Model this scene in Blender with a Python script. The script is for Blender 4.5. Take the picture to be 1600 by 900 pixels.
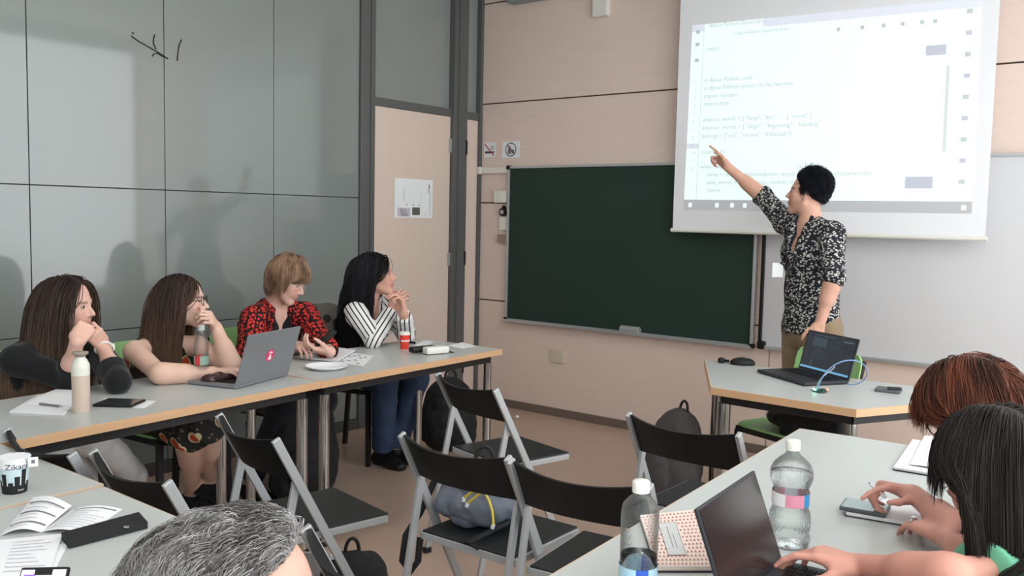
import bpy, bmesh, math, random
import numpy as np
from mathutils import Vector, Matrix, Euler

for _o in list(bpy.data.objects):
    bpy.data.objects.remove(_o)
SC = bpy.context.scene
COL = SC.collection
PI = math.pi

# ------------------------------------------------------------------ camera
CX, CY, CZ = 4.4666, -5.32283, 1.45
YAW, PIT, ROL, FPX = -0.66084, 0.07933, 0.02118, 1396.03
_F = np.array([math.sin(YAW)*math.cos(PIT), math.cos(YAW)*math.cos(PIT), -math.sin(PIT)])
_R = np.cross(_F, [0, 0, 1.0]); _R /= np.linalg.norm(_R)
_U = np.cross(_R, _F)
CR = _R*math.cos(ROL)+_U*math.sin(ROL)
CU = -_R*math.sin(ROL)+_U*math.cos(ROL)
CF = _F
CC = np.array([CX, CY, CZ])
cam_d = bpy.data.cameras.new('camera')
cam = bpy.data.objects.new('camera', cam_d); COL.objects.link(cam)
cam_d.sensor_fit = 'HORIZONTAL'; cam_d.sensor_width = 36.0
cam_d.lens = FPX/1600*36.0
cam_d.clip_start = 0.05
_m = Matrix(((CR[0], CU[0], -CF[0], CX), (CR[1], CU[1], -CF[1], CY), (CR[2], CU[2], -CF[2], CZ), (0, 0, 0, 1)))
cam.matrix_world = _m
SC.camera = cam

# ------------------------------------------------------------------ light and exposure
SC.view_settings.view_transform = 'Standard'
SC.view_settings.look = 'None'
SC.view_settings.exposure = 0.0
SC.view_settings.gamma = 1.0
SC.view_settings.use_curve_mapping = False
WINDOW_EMIT = 2.9
LAMP_EMIT = 10.0
world = bpy.data.worlds.new('world'); SC.world = world
world.use_nodes = True
_bg = world.node_tree.nodes.get('Background')
_bg.inputs[0].default_value = (0.75, 0.85, 1.0, 1); _bg.inputs[1].default_value = 1.0

# measuring helpers: where a photo pixel's sight line meets a plane of the room
def ray(u, v):
    d = CF+CR*(u-800)/FPX-CU*(v-450)/FPX
    return d/np.linalg.norm(d)
def at(u, v, x=None, y=None, z=None):
    d = ray(u, v)
    if x is not None: t = (x-CC[0])/d[0]
    elif y is not None: t = (y-CC[1])/d[1]
    else: t = (z-CC[2])/d[2]
    return CC+t*d
def dep(u, v, D):
    d = ray(u, v); return CC+d*D/float(d@CF)
def ext(A, uv, L, near=True):
    """point on the sight line at bone length L from A"""
    d = ray(*uv); w = CC-np.array(A); b = float(w@d); c = float(w@w)-L*L
    q = b*b-c
    if q <= 0: t = -b
    else: t = -b-math.sqrt(q) if near else -b+math.sqrt(q)
    return CC+t*d

# ------------------------------------------------------------------ materials
def lin(c):
    c = c/255.0
    return c/12.92 if c <= 0.04045 else ((c+0.055)/1.055)**2.4
def rgb(r, g, b): return (lin(r), lin(g), lin(b), 1)
def nt(m): return m.node_tree.nodes, m.node_tree.links
_MC = {}
def mat(name, col, rough=0.5, metal=0.0, var=0.06, scale=8.0, bump=0.0, bscale=60.0, spec=0.5, emit=None, estr=1.0,
        trans=0.0, ior=1.45, coat=0.0, coatr=0.1, stretch=None, sheen=0.0, sss=0.0, coord='Object', alpha=1.0):
    if name in _MC: return _MC[name]
    m = bpy.data.materials.new(name); m.use_nodes = True
    N, L = nt(m); b = N['Principled BSDF']
    b.inputs['Roughness'].default_value = rough; b.inputs['Metallic'].default_value = metal
    b.inputs['Specular IOR Level'].default_value = spec
    b.inputs['IOR'].default_value = ior
    b.inputs['Transmission Weight'].default_value = trans
    b.inputs['Coat Weight'].default_value = coat; b.inputs['Coat Roughness'].default_value = coatr
    b.inputs['Sheen Weight'].default_value = sheen
    b.inputs['Alpha'].default_value = alpha
    if sss: 
        b.inputs['Subsurface Weight'].default_value = sss
        b.inputs['Subsurface Radius'].default_value = (1, .35, .2); b.inputs['Subsurface Scale'].default_value = 0.01
    tc = N.new('ShaderNodeTexCoord'); mp = N.new('ShaderNodeMapping')
    L.new(tc.outputs[coord], mp.inputs[0])
    if stretch: mp.inputs['Scale'].default_value = stretch
    nz = N.new('ShaderNodeTexNoise'); nz.inputs['Scale'].default_value = scale; nz.inputs['Detail'].default_value = 4
    L.new(mp.outputs[0], nz.inputs['Vector'])
    mx = N.new('ShaderNodeMix'); mx.data_type = 'RGBA'
    c = np.array(col[:3])
    mx.inputs[6].default_value = (*np.clip(c*(1-var), 0, 1), 1); mx.inputs[7].default_value = (*np.clip(c*(1+var), 0, 1), 1)
    L.new(nz.outputs[0], mx.inputs[0]); L.new(mx.outputs[2], b.inputs['Base Color'])
    if bump:
        n2 = N.new('ShaderNodeTexNoise'); n2.inputs['Scale'].default_value = bscale; n2.inputs['Detail'].default_value = 3
        L.new(mp.outputs[0], n2.inputs['Vector'])
        bp = N.new('ShaderNodeBump'); bp.inputs['Strength'].default_value = bump; bp.inputs['Distance'].default_value = 0.004
        L.new(n2.outputs[0], bp.inputs['Height']); L.new(bp.outputs[0], b.inputs['Normal'])
    if emit:
        b.inputs['Emission Color'].default_value = emit; b.inputs['Emission Strength'].default_value = estr
    _MC[name] = m
    return m
def attr_ramp_mat(name, attr, stops, rough=0.5, spec=0.3, extra=None, comp=0, const=False):
    m = bpy.data.materials.new(name); m.use_nodes = True
    N, L = nt(m); b = N['Principled BSDF']; b.inputs['Roughness'].default_value = rough; b.inputs['Specular IOR Level'].default_value = spec
    a = N.new('ShaderNodeAttribute'); a.attribute_name = attr
    r = N.new('ShaderNodeValToRGB'); e = r.color_ramp.elements
    if const: r.color_ramp.interpolation = 'CONSTANT'
    e[0].position, e[0].color = stops[0]; e[1].position, e[1].color = stops[-1]
    for p, c in stops[1:-1]:
        q = e.new(p); q.color = c
    L.new(a.outputs['Fac'], r.inputs[0]); L.new(r.outputs[0], b.inputs['Base Color'])
    return m

M = {}
M['wall_wood'] = mat('beech_panel', rgb(224, 203, 192), 0.42, var=0.05, scale=3, stretch=(1.2, 1, 9), spec=0.35)
M['groove'] = mat('groove_dark', rgb(84, 70, 62), 0.8)
M['glass_panel'] = mat('frosted_glass_panel', rgb(127, 133, 131), 0.25, var=0.03, scale=1.5, spec=0.5, coat=1.0, coatr=0.055)
M['glass_panel'].node_tree.nodes['Principled BSDF'].inputs['Coat IOR'].default_value = 1.58
M['joint'] = mat('joint_dark', rgb(84, 92, 88), 0.6)
M['alu_dark'] = mat('dark_grey_frame', rgb(98, 100, 100), 0.4, 0.3, var=0.03)
M['door_wood'] = mat('door_laminate', rgb(216, 197, 185), 0.45, var=0.035, scale=3, stretch=(1, 9, 0.8), spec=0.35)
M['transom'] = mat('transom_glass', rgb(132, 138, 136), 0.1, var=0.03, scale=2, coat=0.6, coatr=0.03)
M['floor'] = mat('floor_vinyl', rgb(184, 158, 142), 0.3, var=0.10, scale=5, spec=0.4, bump=0.02, bscale=200)
M['ceiling'] = mat('ceiling_white', rgb(205, 205, 200), 0.9, var=0.02)
M['paint'] = mat('wall_paint', rgb(222, 224, 222), 0.8, var=0.02)
M['skirting'] = mat('skirting_grey', rgb(112, 98, 90), 0.5)
M['skirting_l'] = mat('skirting_dark', rgb(74, 76, 74), 0.5)
M['table_top'] = mat('grey_laminate', rgb(188, 191, 189), 0.3, var=0.03, scale=5, spec=0.45, bump=0.01, bscale=500)
M['table_edge'] = mat('beech_edge', rgb(206, 164, 126), 0.45, var=0.08, scale=6, stretch=(4, 1, 10))
M['black_metal'] = mat('black_metal', rgb(34, 32, 32), 0.45, 0.1)
M['chrome'] = mat('chrome', rgb(205, 205, 205), 0.12, 1.0, var=0.02)
M['silver'] = mat('silver_paint', rgb(178, 180, 182), 0.38, 0.35, var=0.03)
M['black_plastic'] = mat('black_plastic', rgb(18, 18, 20), 0.5, var=0.05, bump=0.03, bscale=300, spec=0.4)
M['seat_plastic'] = mat('seat_plastic', rgb(29, 31, 33), 0.5, var=0.05, bump=0.03, bscale=300, spec=0.45)
M['green_plastic'] = mat('green_plastic', rgb(152, 200, 132), 0.4, var=0.03)
M['chalk'] = mat('chalkboard_green', rgb(38, 56, 50), 0.55, var=0.09, scale=2.5, spec=0.3)
M['alu'] = mat('aluminium', rgb(196, 198, 200), 0.35, 0.6, var=0.02)
M['whiteboard'] = mat('whiteboard_white', rgb(207, 206, 209), 0.22, var=0.01, spec=0.5)
M['white_plastic'] = mat('white_plastic', rgb(226, 224, 216), 0.4, var=0.02)
M['cream_plastic'] = mat('cream_plastic', rgb(206, 194, 176), 0.45, var=0.02)
M['paper'] = mat('paper_white', rgb(232, 233, 236), 0.85, var=0.015)
M['ink'] = mat('ink_grey', rgb(120, 120, 126), 0.8)
M['ink_dark'] = mat('ink_dark', rgb(50, 50, 54), 0.8)
M['screen_fabric'] = mat('projection_fabric', rgb(232, 232, 236), 0.8, var=0.01)
M['black'] = mat('matte_black', rgb(24, 24, 26), 0.7)
M['fabric_black'] = mat('black_nylon', rgb(19, 19, 23), 0.75, var=0.15, scale=20, bump=0.3, bscale=250, sheen=0.03)
M['fabric_grey'] = mat('grey_nylon', rgb(98, 104, 116), 0.65, var=0.2, scale=12, bump=0.4, bscale=120, sheen=0.05)
M['fabric_taupe'] = mat('taupe_canvas', rgb(104, 98, 92), 0.85, var=0.12, scale=9, bump=0.4, bscale=200)
M['red'] = mat('red_paper_cup', rgb(226, 64, 46), 0.5)
M['water'] = mat('water', (0.92, 0.97, 1.0, 1), 0.0, trans=1.0, ior=1.33, var=0)
M['pet'] = None

# ------------------------------------------------------------------ object helpers
def tag(o, label=None, cat=None, group=None, kind=None):
    if label: o['label'] = label
    if cat: o['category'] = cat
    if group: o['group'] = group
    if kind: o['kind'] = kind
    return o
def empty(name, loc=(0, 0, 0), rz=0.0, label=None, cat=None, group=None):
    o = bpy.data.objects.new(name, None); COL.objects.link(o)
    o.location = loc; o.rotation_euler = (0, 0, rz); o.empty_display_size = 0.1
    return tag(o, label, cat, group)
def copy_tree(o, parent=None):
    c = o.copy(); COL.objects.link(c); c.parent = parent
    for ch in list(o.children): copy_tree(ch, c)
    return c
def np_mesh(name, V, Fq, mats, parent=None, smooth=True, attrs=None, midx=None, Ft=None):
    """mesh from arrays: V (n,3), Fq (m,4) quads and Ft (k,3) triangles"""
    me = bpy.data.meshes.new(name)
    Fq = np.zeros((0, 4), int) if Fq is None else np.asarray(Fq)
    Ft = np.zeros((0, 3), int) if Ft is None else np.asarray(Ft)
    nl = len(Fq)*4+len(Ft)*3
    me.vertices.add(len(V)); me.vertices.foreach_set('co', np.asarray(V, np.float32).ravel())
    me.loops.add(nl); me.loops.foreach_set('vertex_index', np.concatenate([Fq.ravel(), Ft.ravel()]).astype(np.int32))
    me.polygons.add(len(Fq)+len(Ft))
    st = np.concatenate([np.arange(len(Fq))*4, len(Fq)*4+np.arange(len(Ft))*3]).astype(np.int32)
    me.polygons.foreach_set('loop_start', st)
    me.polygons.foreach_set('use_smooth', np.full(len(st), smooth))
    for m in (mats if isinstance(mats, (list, tuple)) else [mats]): me.materials.append(m)
    if midx is not None: me.polygons.foreach_set('material_index', np.asarray(midx, np.int32))
    me.update(calc_edges=True)
    for k, a in (attrs or {}).items():
        a = np.asarray(a, np.float32)
        if a.ndim == 1:
            at_ = me.attributes.new(k, 'FLOAT', 'POINT'); at_.data.foreach_set('value', a)
        else:
            at_ = me.attributes.new(k, 'FLOAT_VECTOR', 'POINT'); at_.data.foreach_set('vector', a.ravel())
    o = bpy.data.objects.new(name, me); COL.objects.link(o)
    if parent: o.parent = parent
    return o

class MB:
    def __init__(s): s.v = []; s.f = []; s.m = []; s.sm = []
    def _add(s, vs, fs, mi=0, smooth=False):
        n = len(s.v); s.v += [tuple(v) for v in vs]
        for f in fs: s.f.append([i+n for i in f]); s.m.append(mi); s.sm.append(smooth)
        return s
    def box(s, c, size, rot=None, mi=0, bev=0.0):
        """box with chamfered edges; rot is a 3x3 matrix or a z angle"""
        bm = bmesh.new(); bmesh.ops.create_cube(bm, size=1.0)
        for v in bm.verts: v.co = Vector((v.co.x*size[0], v.co.y*size[1], v.co.z*size[2]))
        if bev > 0: bmesh.ops.bevel(bm, geom=bm.edges[:], offset=bev, segments=2, affect='EDGES', profile=0.6)
        R = Matrix.Identity(3)
        if rot is not None: R = Matrix.Rotation(rot, 3, 'Z') if isinstance(rot, (int, float)) else Matrix(np.array(rot).tolist())
        vs = [R@v.co+Vector(c) for v in bm.verts]
        bm.verts.index_update()
        fs = [[v.index for v in f.verts] for f in bm.faces]
        bm.free(); return s._add(vs, fs, mi)
    def bar(s, a, b, w, h, mi=0, up=(0, 0, 1), bev=0.0):
        a = Vector(a); b = Vector(b); d = (b-a); L = d.length; d.normalize()
        u = Vector(up); x = d.cross(u)
        if x.length < 1e-4: x = d.cross(Vector((1, 0, 0)))
        x.normalize(); z = x.cross(d)
        R = Matrix((x, d, z)).transposed()
        return s.box((a+b)/2, (w, L, h), np.array(R), mi, bev)
    def tube(s, pts, r, seg=10, mi=0, cap=True):
        P = [Vector(p) for p in pts]; n = len(P); rs = r if isinstance(r, (list, tuple)) else [r]*n
        vs = []; prev = None
        for i, p in enumerate(P):
            d = (P[min(i+1, n-1)]-P[max(i-1, 0)])
            d.normalize()
            if prev is None:
                x = d.cross(Vector((0, 0, 1)))
                if x.length < 1e-3: x = d.cross(Vector((1, 0, 0)))
            else: x = prev-d*prev.dot(d)
            x.normalize(); prev = x; y = d.cross(x)
            for k in range(seg):
                a = 2*PI*k/seg; vs.append(p+(x*math.cos(a)+y*math.sin(a))*rs[i])
        fs = [[i*seg+k, i*seg+(k+1) % seg, (i+1)*seg+(k+1) % seg, (i+1)*seg+k] for i in range(n-1) for k in range(seg)]
        s._add(vs, fs, mi, True)
        if cap:
            s._add(vs[:seg], [list(range(seg))[::-1]], mi); s._add(vs[-seg:], [list(range(seg))], mi)
        return s
    def lathe(s, prof, c=(0, 0, 0), seg=32, mi=0, squash=1.0):
        """prof: (r, z) pairs"""
        vs = []
        for r, z in prof:
            for k in range(seg):
                a = 2*PI*k/seg; vs.append((c[0]+r*math.cos(a), c[1]+r*math.sin(a)*squash, c[2]+z))
        n = len(prof)
        fs = [[i*seg+k, i*seg+(k+1) % seg, (i+1)*seg+(k+1) % seg, (i+1)*seg+k] for i in range(n-1) for k in range(seg)]
        s._add(vs, fs, mi, True)
        if prof[0][0] > 1e-5: s._add(vs[:seg], [list(range(seg))[::-1]], mi)
        if prof[-1][0] > 1e-5: s._add(vs[-seg:], [list(range(seg))], mi)
        return s
    def prism(s, poly, z0, z1, mi=0, mside=None):
        n = len(poly); vs = [(x, y, z0) for x, y in poly]+[(x, y, z1) for x, y in poly]
        s._add(vs, [list(range(n))[::-1], list(range(n, 2*n))], mi)
        s._add(vs, [[i, (i+1) % n, n+(i+1) % n, n+i] for i in range(n)], mi if mside is None else mside)
        return s
    def quad(s, a, b, c, d, mi=0): return s._add([a, b, c, d], [[0, 1, 2, 3]], mi)
    def build(s, name, mats, parent=None, kind=None):
        me = bpy.data.meshes.new(name); me.from_pydata(s.v, [], s.f)
        for m in (mats if isinstance(mats, (list, tuple)) else [mats]): me.materials.append(m)
        me.polygons.foreach_set('material_index', s.m); me.polygons.foreach_set('use_smooth', s.sm)
        me.validate(); me.update()
        o = bpy.data.objects.new(name, me); COL.objects.link(o)
        if parent: o.parent = parent
        if kind: o['kind'] = kind
        return o
def text_mesh(body, size, M4, extrude=0.0004, align='LEFT', space=1.0):
    """letters as mesh data lists, placed by matrix M4"""
    cu = bpy.data.curves.new('t', 'FONT'); cu.body = body; cu.size = size; cu.extrude = extrude; cu.align_x = align
    cu.space_line = space; cu.resolution_u = 2
    o = bpy.data.objects.new('t', cu); COL.objects.link(o)
    dg = bpy.context.evaluated_depsgraph_get()
    me = bpy.data.meshes.new_from_object(o.evaluated_get(dg))
    vs = [M4@v.co for v in me.vertices]; fs = [list(p.vertices) for p in me.polygons]
    bpy.data.objects.remove(o); bpy.data.curves.remove(cu); bpy.data.meshes.remove(me)
    return vs, fs
def frame4(o, x, y):
    """matrix with origin o, x axis along x, y axis along y"""
    x = Vector(x).normalized(); y = Vector(y); y = (y-x*y.dot(x)).normalized(); z = x.cross(y)
    return Matrix(((x[0], y[0], z[0], o[0]), (x[1], y[1], z[1], o[1]), (x[2], y[2], z[2], o[2]), (0, 0, 0, 1)))

# ------------------------------------------------------------------ the room
RX, RY, RZ = 4.95, -7.0, 3.30
b = MB(); b.box((RX/2, RY/2, -0.05), (RX+0.3, -RY+0.3, 0.1)); b.build('floor', M['floor'], kind='structure')
b = MB(); b.box((RX/2, RY/2, RZ+0.05), (RX+0.3, -RY+0.3, 0.1)); b.build('ceiling', M['ceiling'], kind='structure')
b = MB(); b.box((RX/2, 0.075, RZ/2), (RX+0.3, 0.12, RZ), mi=1)
zs = [0.0, 0.807, 1.555, 2.305, 3.055, RZ]; xs = [0.0, 2.36, 4.76, RX]
for i in range(len(zs)-1):
    for j in range(len(xs)-1):
        b.box(((xs[j]+xs[j+1])/2, 0.008, (zs[i]+zs[i+1])/2), (xs[j+1]-xs[j]-0.006, 0.018, zs[i+1]-zs[i]-0.010), bev=0.001)
b.build('wall_front', [M['wall_wood'], M['groove']], kind='structure')
b = MB(); b.box((RX/2, RY-0.06, RZ/2), (RX+0.3, 0.12, RZ)); b.build('wall_back', M['paint'], kind='structure')
# left wall: tall glass panels with thin joints, door and side light near the corner
b = MB(); b.box((-0.09, (RY-1.256)/2, RZ/2), (0.12, -RY-1.256, RZ), mi=1)
ys = [-1.256, -1.937, -2.648, -3.354, -4.06, -4.77, -5.48, -6.19, RY]; zs = [0.07, 0.82, 1.555, RZ]
for i in range(len(ys)-1):
    for j in range(3):
        b.box((-0.012, (ys[i]+ys[i+1])/2, (zs[j]+zs[j+1])/2), (0.024, abs(ys[i+1]-ys[i])-0.005, zs[j+1]-zs[j]-0.005), bev=0.001)
b.box((-0.12, -0.62, RZ/2), (0.04, 1.3, RZ), mi=1)
b.build('wall_left', [M['glass_panel'], M['joint']], kind='structure')
b = MB()
b.box((-0.03, -1.193, RZ/2), (0.10, 0.126, RZ), bev=0.003); b.box((-0.03, -0.266, RZ/2), (0.10, 0.152, RZ), bev=0.003)
b.box((-0.03, -0.016, RZ/2), (0.08, 0.032, RZ), bev=0.003)
b.box((-0.035, -0.736, 2.2065), (0.07, 0.79, 0.055), bev=0.003); b.box((-0.035, -0.11, 2.2065), (0.07, 0.16, 0.055), bev=0.003)
b.box((0.022, -1.17, RZ/2), (0.012, 0.012, RZ)); b.box((0.022, -0.29, RZ/2), (0.01, 0.012, RZ))
b.build('trim_1', M['alu_dark'], kind='structure')
for y0, y1, n in ((-1.13, -0.342, 1), (-0.19, -0.032, 2)):
    b = MB(); b.box((-0.04, (y0+y1)/2, (2.234+RZ)/2), (0.012, y1-y0, RZ-2.234)); b.build('window_%d' % n, M['transom'], kind='structure')
b = MB(); b.box((-0.03, -0.736, 1.0895), (0.04, 0.78, 2.175), bev=0.002)
d = b.build('door_1', M['door_wood'], kind='structure')
for z in (1.967, 1.124, 0.3):
    h = MB(); h.tube([(0.008, -0.318, z-0.05), (0.008, -0.318, z+0.05)], 0.012, 10); h.box((-0.002, -0.34, z), (0.008, 0.05, 0.1)); h.build('hinge', M['alu'], d)
h = MB(); h.box((0.012, -1.142, 1.13), (0.03, 0.03, 0.075), bev=0.004); h.build('latch_plate', M['alu'], d)
b = MB(); b.box((-0.03, -0.111, 1.0895), (0.04, 0.155, 2.175), bev=0.002)
d = b.build('door_2', M['door_wood'], kind='structure')
for z in (1.964, 1.13, 0.3):
    h = MB(); h.tube([(0.01, -0.2, z-0.055), (0.01, -0.2, z+0.055)], 0.014, 10); h.box((-0.002, -0.18, z), (0.012, 0.03, 0.1)); h.build('hinge', M['black'], d)
b = MB(); b.box((RX/2, -0.008, 0.029), (RX, 0.016, 0.058), bev=0.002); b.build('baseboard_front', M['skirting'], kind='structure')
b = MB(); b.box((0.006, (RY-1.256)/2, 0.035), (0.012, -RY-1.256, 0.07), bev=0.002); b.build('baseboard_left', M['skirting_l'], kind='structure')
# right wall with a band of windows (out of frame, lights the room and shows in the glass panels)
WY0, WY1, WZ0, WZ1 = -6.95, -0.05, 0.35, 3.14
b = MB()
b.box((RX+0.06, RY/2, WZ0/2), (0.12, -RY, WZ0)); b.box((RX+0.06, RY/2, (WZ1+RZ)/2), (0.12, -RY, RZ-WZ1))
b.box((RX+0.06, (WY1)/2, (WZ0+WZ1)/2), (0.12, -WY1, WZ1-WZ0)); b.box((RX+0.06, (WY0+RY)/2, (WZ0+WZ1)/2), (0.12, WY0-RY, WZ1-WZ0))
b.build('wall_right', M['paint'], kind='structure')
M['daylight'] = mat('daylight_pane', rgb(240, 245, 250), 0.5, emit=(0.93, 0.98, 1.0, 1), estr=WINDOW_EMIT, var=0)
NW = 4
for i in range(NW):
    y0 = WY0+(WY1-WY0)*i/NW; y1 = WY0+(WY1-WY0)*(i+1)/NW
    f = MB(); c = ((y0+y1)/2, (WZ0+WZ1)/2)
    for yy in (y0+0.006, y1-0.006): f.box((RX+0.05, yy, c[1]), (0.06, 0.012, WZ1-WZ0))
    for zz in (WZ0+0.006, WZ1-0.006): f.box((RX+0.05, c[0], zz), (0.06, y1-y0, 0.012))
    o = f.build('window_%d' % (i+3), M['alu'], kind='structure')
    g = MB(); g.box((RX+0.015, c[0], c[1]), (0.004, y1-y0-0.004, WZ1-WZ0-0.01)); g.build('roller_blind', M['daylight'], o)
# unseen ceiling luminaires, added to brighten the lower walls and floor
M['added_lamp_glow'] = mat('added_lamp_diffuser', rgb(250, 250, 245), 0.5, emit=(1.0, 0.97, 0.93, 1), estr=LAMP_EMIT, var=0)
CL = {(1.6, -2.6): 'tables along the glass wall', (3.9, -2.6): 'long right table', (1.6, -5.2): 'patterned cup at the left', (3.9, -5.2): 'place of the photographer'}
for (x, y) in ((1.6, -2.6), (3.9, -2.6), (1.6, -5.2), (3.9, -5.2)):
    t = empty('added_ceiling_light', (x, y, RZ), 0, 'unseen added ceiling lamp above the %s' % CL[(x, y)], 'added ceiling light', 'added ceiling lamps')
    f = MB(); f.box((0, 0.62, -0.02), (0.32, 0.03, 0.04)); f.box((0, -0.62, -0.02), (0.32, 0.03, 0.04)); f.box((0.15, 0, -0.02), (0.03, 1.25, 0.04)); f.box((-0.15, 0, -0.02), (0.03, 1.25, 0.04)); f.build('lamp_frame', M['white_plastic'], t)
    f = MB(); f.box((0, 0, -0.015), (0.27, 1.2, 0.02)); f.build('diffuser', M['added_lamp_glow'], t)
# ------------------------------------------------------------------ tables
def leg_tube(x, y, h, parent, r=0.024):
    b = MB(); b.tube([(x, y, 0.0), (x, y, h)], r, 16); b.lathe([(0.03, 0), (0.03, 0.012), (r, 0.02)], (x, y, 0), 16, 1)
    return b.build('leg', [M['chrome'], M['black_plastic']], parent)
def table_rect(loc, rz, w, l, H, label, cat='table', legs=((1, 1), (1, -1), (-1, 1), (-1, -1)), group=None, inset=0.05, edge=M['table_edge'], black_legs=()):
    """w along local x, l along local y, the location is the centre of the top's footprint"""
    t = empty('training_table', (loc[0], loc[1], 0), rz, label, cat, group)
    b = MB(); b.box((0, 0, H-0.014), (w-0.005, l-0.005, 0.028), bev=0.001); b.build('tabletop', M['table_top'], t)
    e = MB()
    hw, hl = w/2, l/2
    for a, c, wd in (((hw-0.0015, 0), (0.005, l), 0), ((-hw+0.0015, 0), (0.005, l), 0), ((0, hl-0.0015), (w, 0.005), 0), ((0, -hl+0.0015), (w, 0.005), 0)):
        e.box((a[0], a[1], H-0.0155), (c[0], c[1], 0.031), bev=0.001)
    e.build('edge_band', edge, t)
    f = MB(); z = H-0.031-0.02
    for s in (1, -1):
        f.box((s*(hw-0.05), 0, z), (0.025, l-0.1, 0.04)); f.box((0, s*(hl-0.06), z), (w-0.1, 0.025, 0.04))
    f.build('underframe', M['black_metal'], t)
    for sx, sy in legs: leg_tube(sx*(hw-inset), sy*(hl-inset-0.01), H-0.07, t)
    return t
TH = 0.74
M['edge_pale'] = mat('pale_edge', rgb(202, 182, 162), 0.45)
table_rect((1.223, -2.232), math.radians(1.8), 0.60, 1.28, TH, 'grey table with beech edge along the glass wall, the one nearer the door', group=None)
table_rect((1.29, -3.63), math.radians(4.5), 0.62, 1.49, TH, 'grey beech-edged table along the glass wall, under the flask and laptop')
table_rect((1.955, -4.82), 0.0, 0.60, 1.28, TH, 'grey table at the left edge with the patterned paper cup on it', edge=M['edge_pale'])
table_rect((2.577, -4.83), math.radians(-1.0), 0.62, 1.27, TH, 'grey table in the left foreground covered with open papers', edge=M['edge_pale'])
table_rect((3.757, -3.195), math.radians(3.0), 0.64, 1.84, TH, 'long pale grey table at right carrying both large water bottles', edge=M['edge_pale'])
# presenter's trapezoid desk
desk = empty('trapezoid_desk', (3.13, -1.47, 0), 0, 'trapezoid grey desk with beech edge in front of the presenter', 'desk')
poly = [(-0.675, 0.36), (-0.31, -0.335), (0.31, -0.36), (0.69, 0.335)]
def offs(poly, d):
    c = np.mean(poly, 0); out = []
    n = len(poly)
    for i in range(n):
        p0 = np.array(poly[i-1]); p1 = np.array(poly[i]); p2 = np.array(poly[(i+1) % n])
        def ln(a, b):
            t = (b-a)/np.linalg.norm(b-a); nn = np.array([t[1], -t[0]])
            if nn@(c-a) < 0: nn = -nn
            return a+nn*d, t
        a, t = ln(p0, p1); q, u = ln(p1, p2)
        s = np.linalg.solve(np.array([t, -u]).T, q-a)
        out.append(tuple(a+t*s[0]))
    return out
b = MB(); b.prism(offs(poly, 0.002)[::1], TH-0.028, TH); b.build('tabletop', M['table_top'], desk)
b = MB(); inn = offs(poly, 0.004); n = 4
for i in range(n):
    j = (i+1) % n
    b._add([(*poly[i], TH-0.031), (*poly[j], TH-0.031), (*poly[j], TH), (*poly[i], TH), (*inn[i], TH-0.031), (*inn[j], TH-0.031), (*inn[j], TH+0.0004), (*inn[i], TH+0.0004)],
           [[0, 1, 2, 3], [3, 2, 6, 7], [0, 4, 5, 1], [4, 7, 6, 5]])
b.build('edge_band', M['table_edge'], desk)
b = MB(); q = offs(poly, 0.06)
for i in range(4): b.bar((*q[i], TH-0.052), (*q[(i+1) % 4], TH-0.052), 0.025, 0.04)
b.build('underframe', M['black_metal'], desk)
for p in offs(poly, 0.065): leg_tube(p[0], p[1], TH-0.07, desk, 0.026)
leg_tube(offs(poly, 0.065)[0][0]+0.06, offs(poly, 0.065)[0][1]-0.1, TH-0.07, desk, 0.022)

# ------------------------------------------------------------------ folding chairs
def folding_chair(loc, rz, label, group='black folding chairs'):
    """faces local +y, rear edge of the seat at y = 0"""
    t = empty('folding_chair', (loc[0], loc[1], 0), rz, label, 'chair', group)
    W = 0.39
    b = MB(); b.box((0, 0.125, 0.447), (W-0.03, 0.35, 0.014), bev=0.004); b.build('seat', M['seat_plastic'], t)
    b = MB()
    for s in (1, -1): b.box((s*(W/2-0.012), 0.122, 0.437), (0.014, 0.344, 0.022), bev=0.002)
    b.box((0, -0.048, 0.437), (W-0.03, 0.014, 0.022), bev=0.002); b.box((0, 0.296, 0.437), (W-0.06, 0.012, 0.018), bev=0.002)
    b.build('seat_rim', M['silver'], t)
    # curved backrest band between the tubes
    n = 16; V = []; F = []
    for i in range(n+1):
        u = -1+2*i/n; x = u*(W/2+0.004); bow = -0.055*(1-u*u)
        dip = 0.018*(1-u*u)
        for (zz, th) in ((0.628+0.012*(1-u*u), 0), (0.770-dip, 0), (0.770-dip, 1), (0.628+0.012*(1-u*u), 1)):
            V.append((x, -0.122+(0.772-zz)*0.529+bow+0.012*th, zz))
    for i in range(n):
        for k in range(4): F.append([i*4+k, i*4+(k+1) % 4, (i+1)*4+(k+1) % 4, (i+1)*4+k][::-1])
    F.append([0, 1, 2, 3]); F.append([n*4+3, n*4+2, n*4+1, n*4])
    b = MB(); b._add(V, F, 0, False); b.build('backrest', M['black_plastic'], t)
    for s in (1, -1):
        x = s*(W/2+0.012)
        b = MB(); b.bar((x, -0.122, 0.772), (x, 0.28, 0.012), 0.014, 0.028, up=(0, 1, 0.6), bev=0.003); b.build('front_leg', M['silver'], t)
        x2 = s*(W/2-0.004)
        b = MB(); b.bar((x2, -0.045, 0.625), (x2, -0.17, 0.012), 0.014, 0.026, up=(0, 1, 0.2), bev=0.003); b.build('rear_leg', M['silver'], t)
        for (xx, yy) in ((x, 0.284), (x2, -0.172)):
            b = MB(); b.box((xx, yy, 0.012), (0.022, 0.034, 0.024), bev=0.004); b.build('foot_cap', M['black_plastic'], t)
    b = MB(); b.bar((-W/2, 0.238, 0.09), (W/2, 0.238, 0.09), 0.016, 0.016); b.build('crossbar', M['silver'], t)
    b = MB(); b.bar((-W/2, -0.146, 0.13), (W/2, -0.146, 0.13), 0.016, 0.016); b.build('crossbar', M['silver'], t)
    return t
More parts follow.
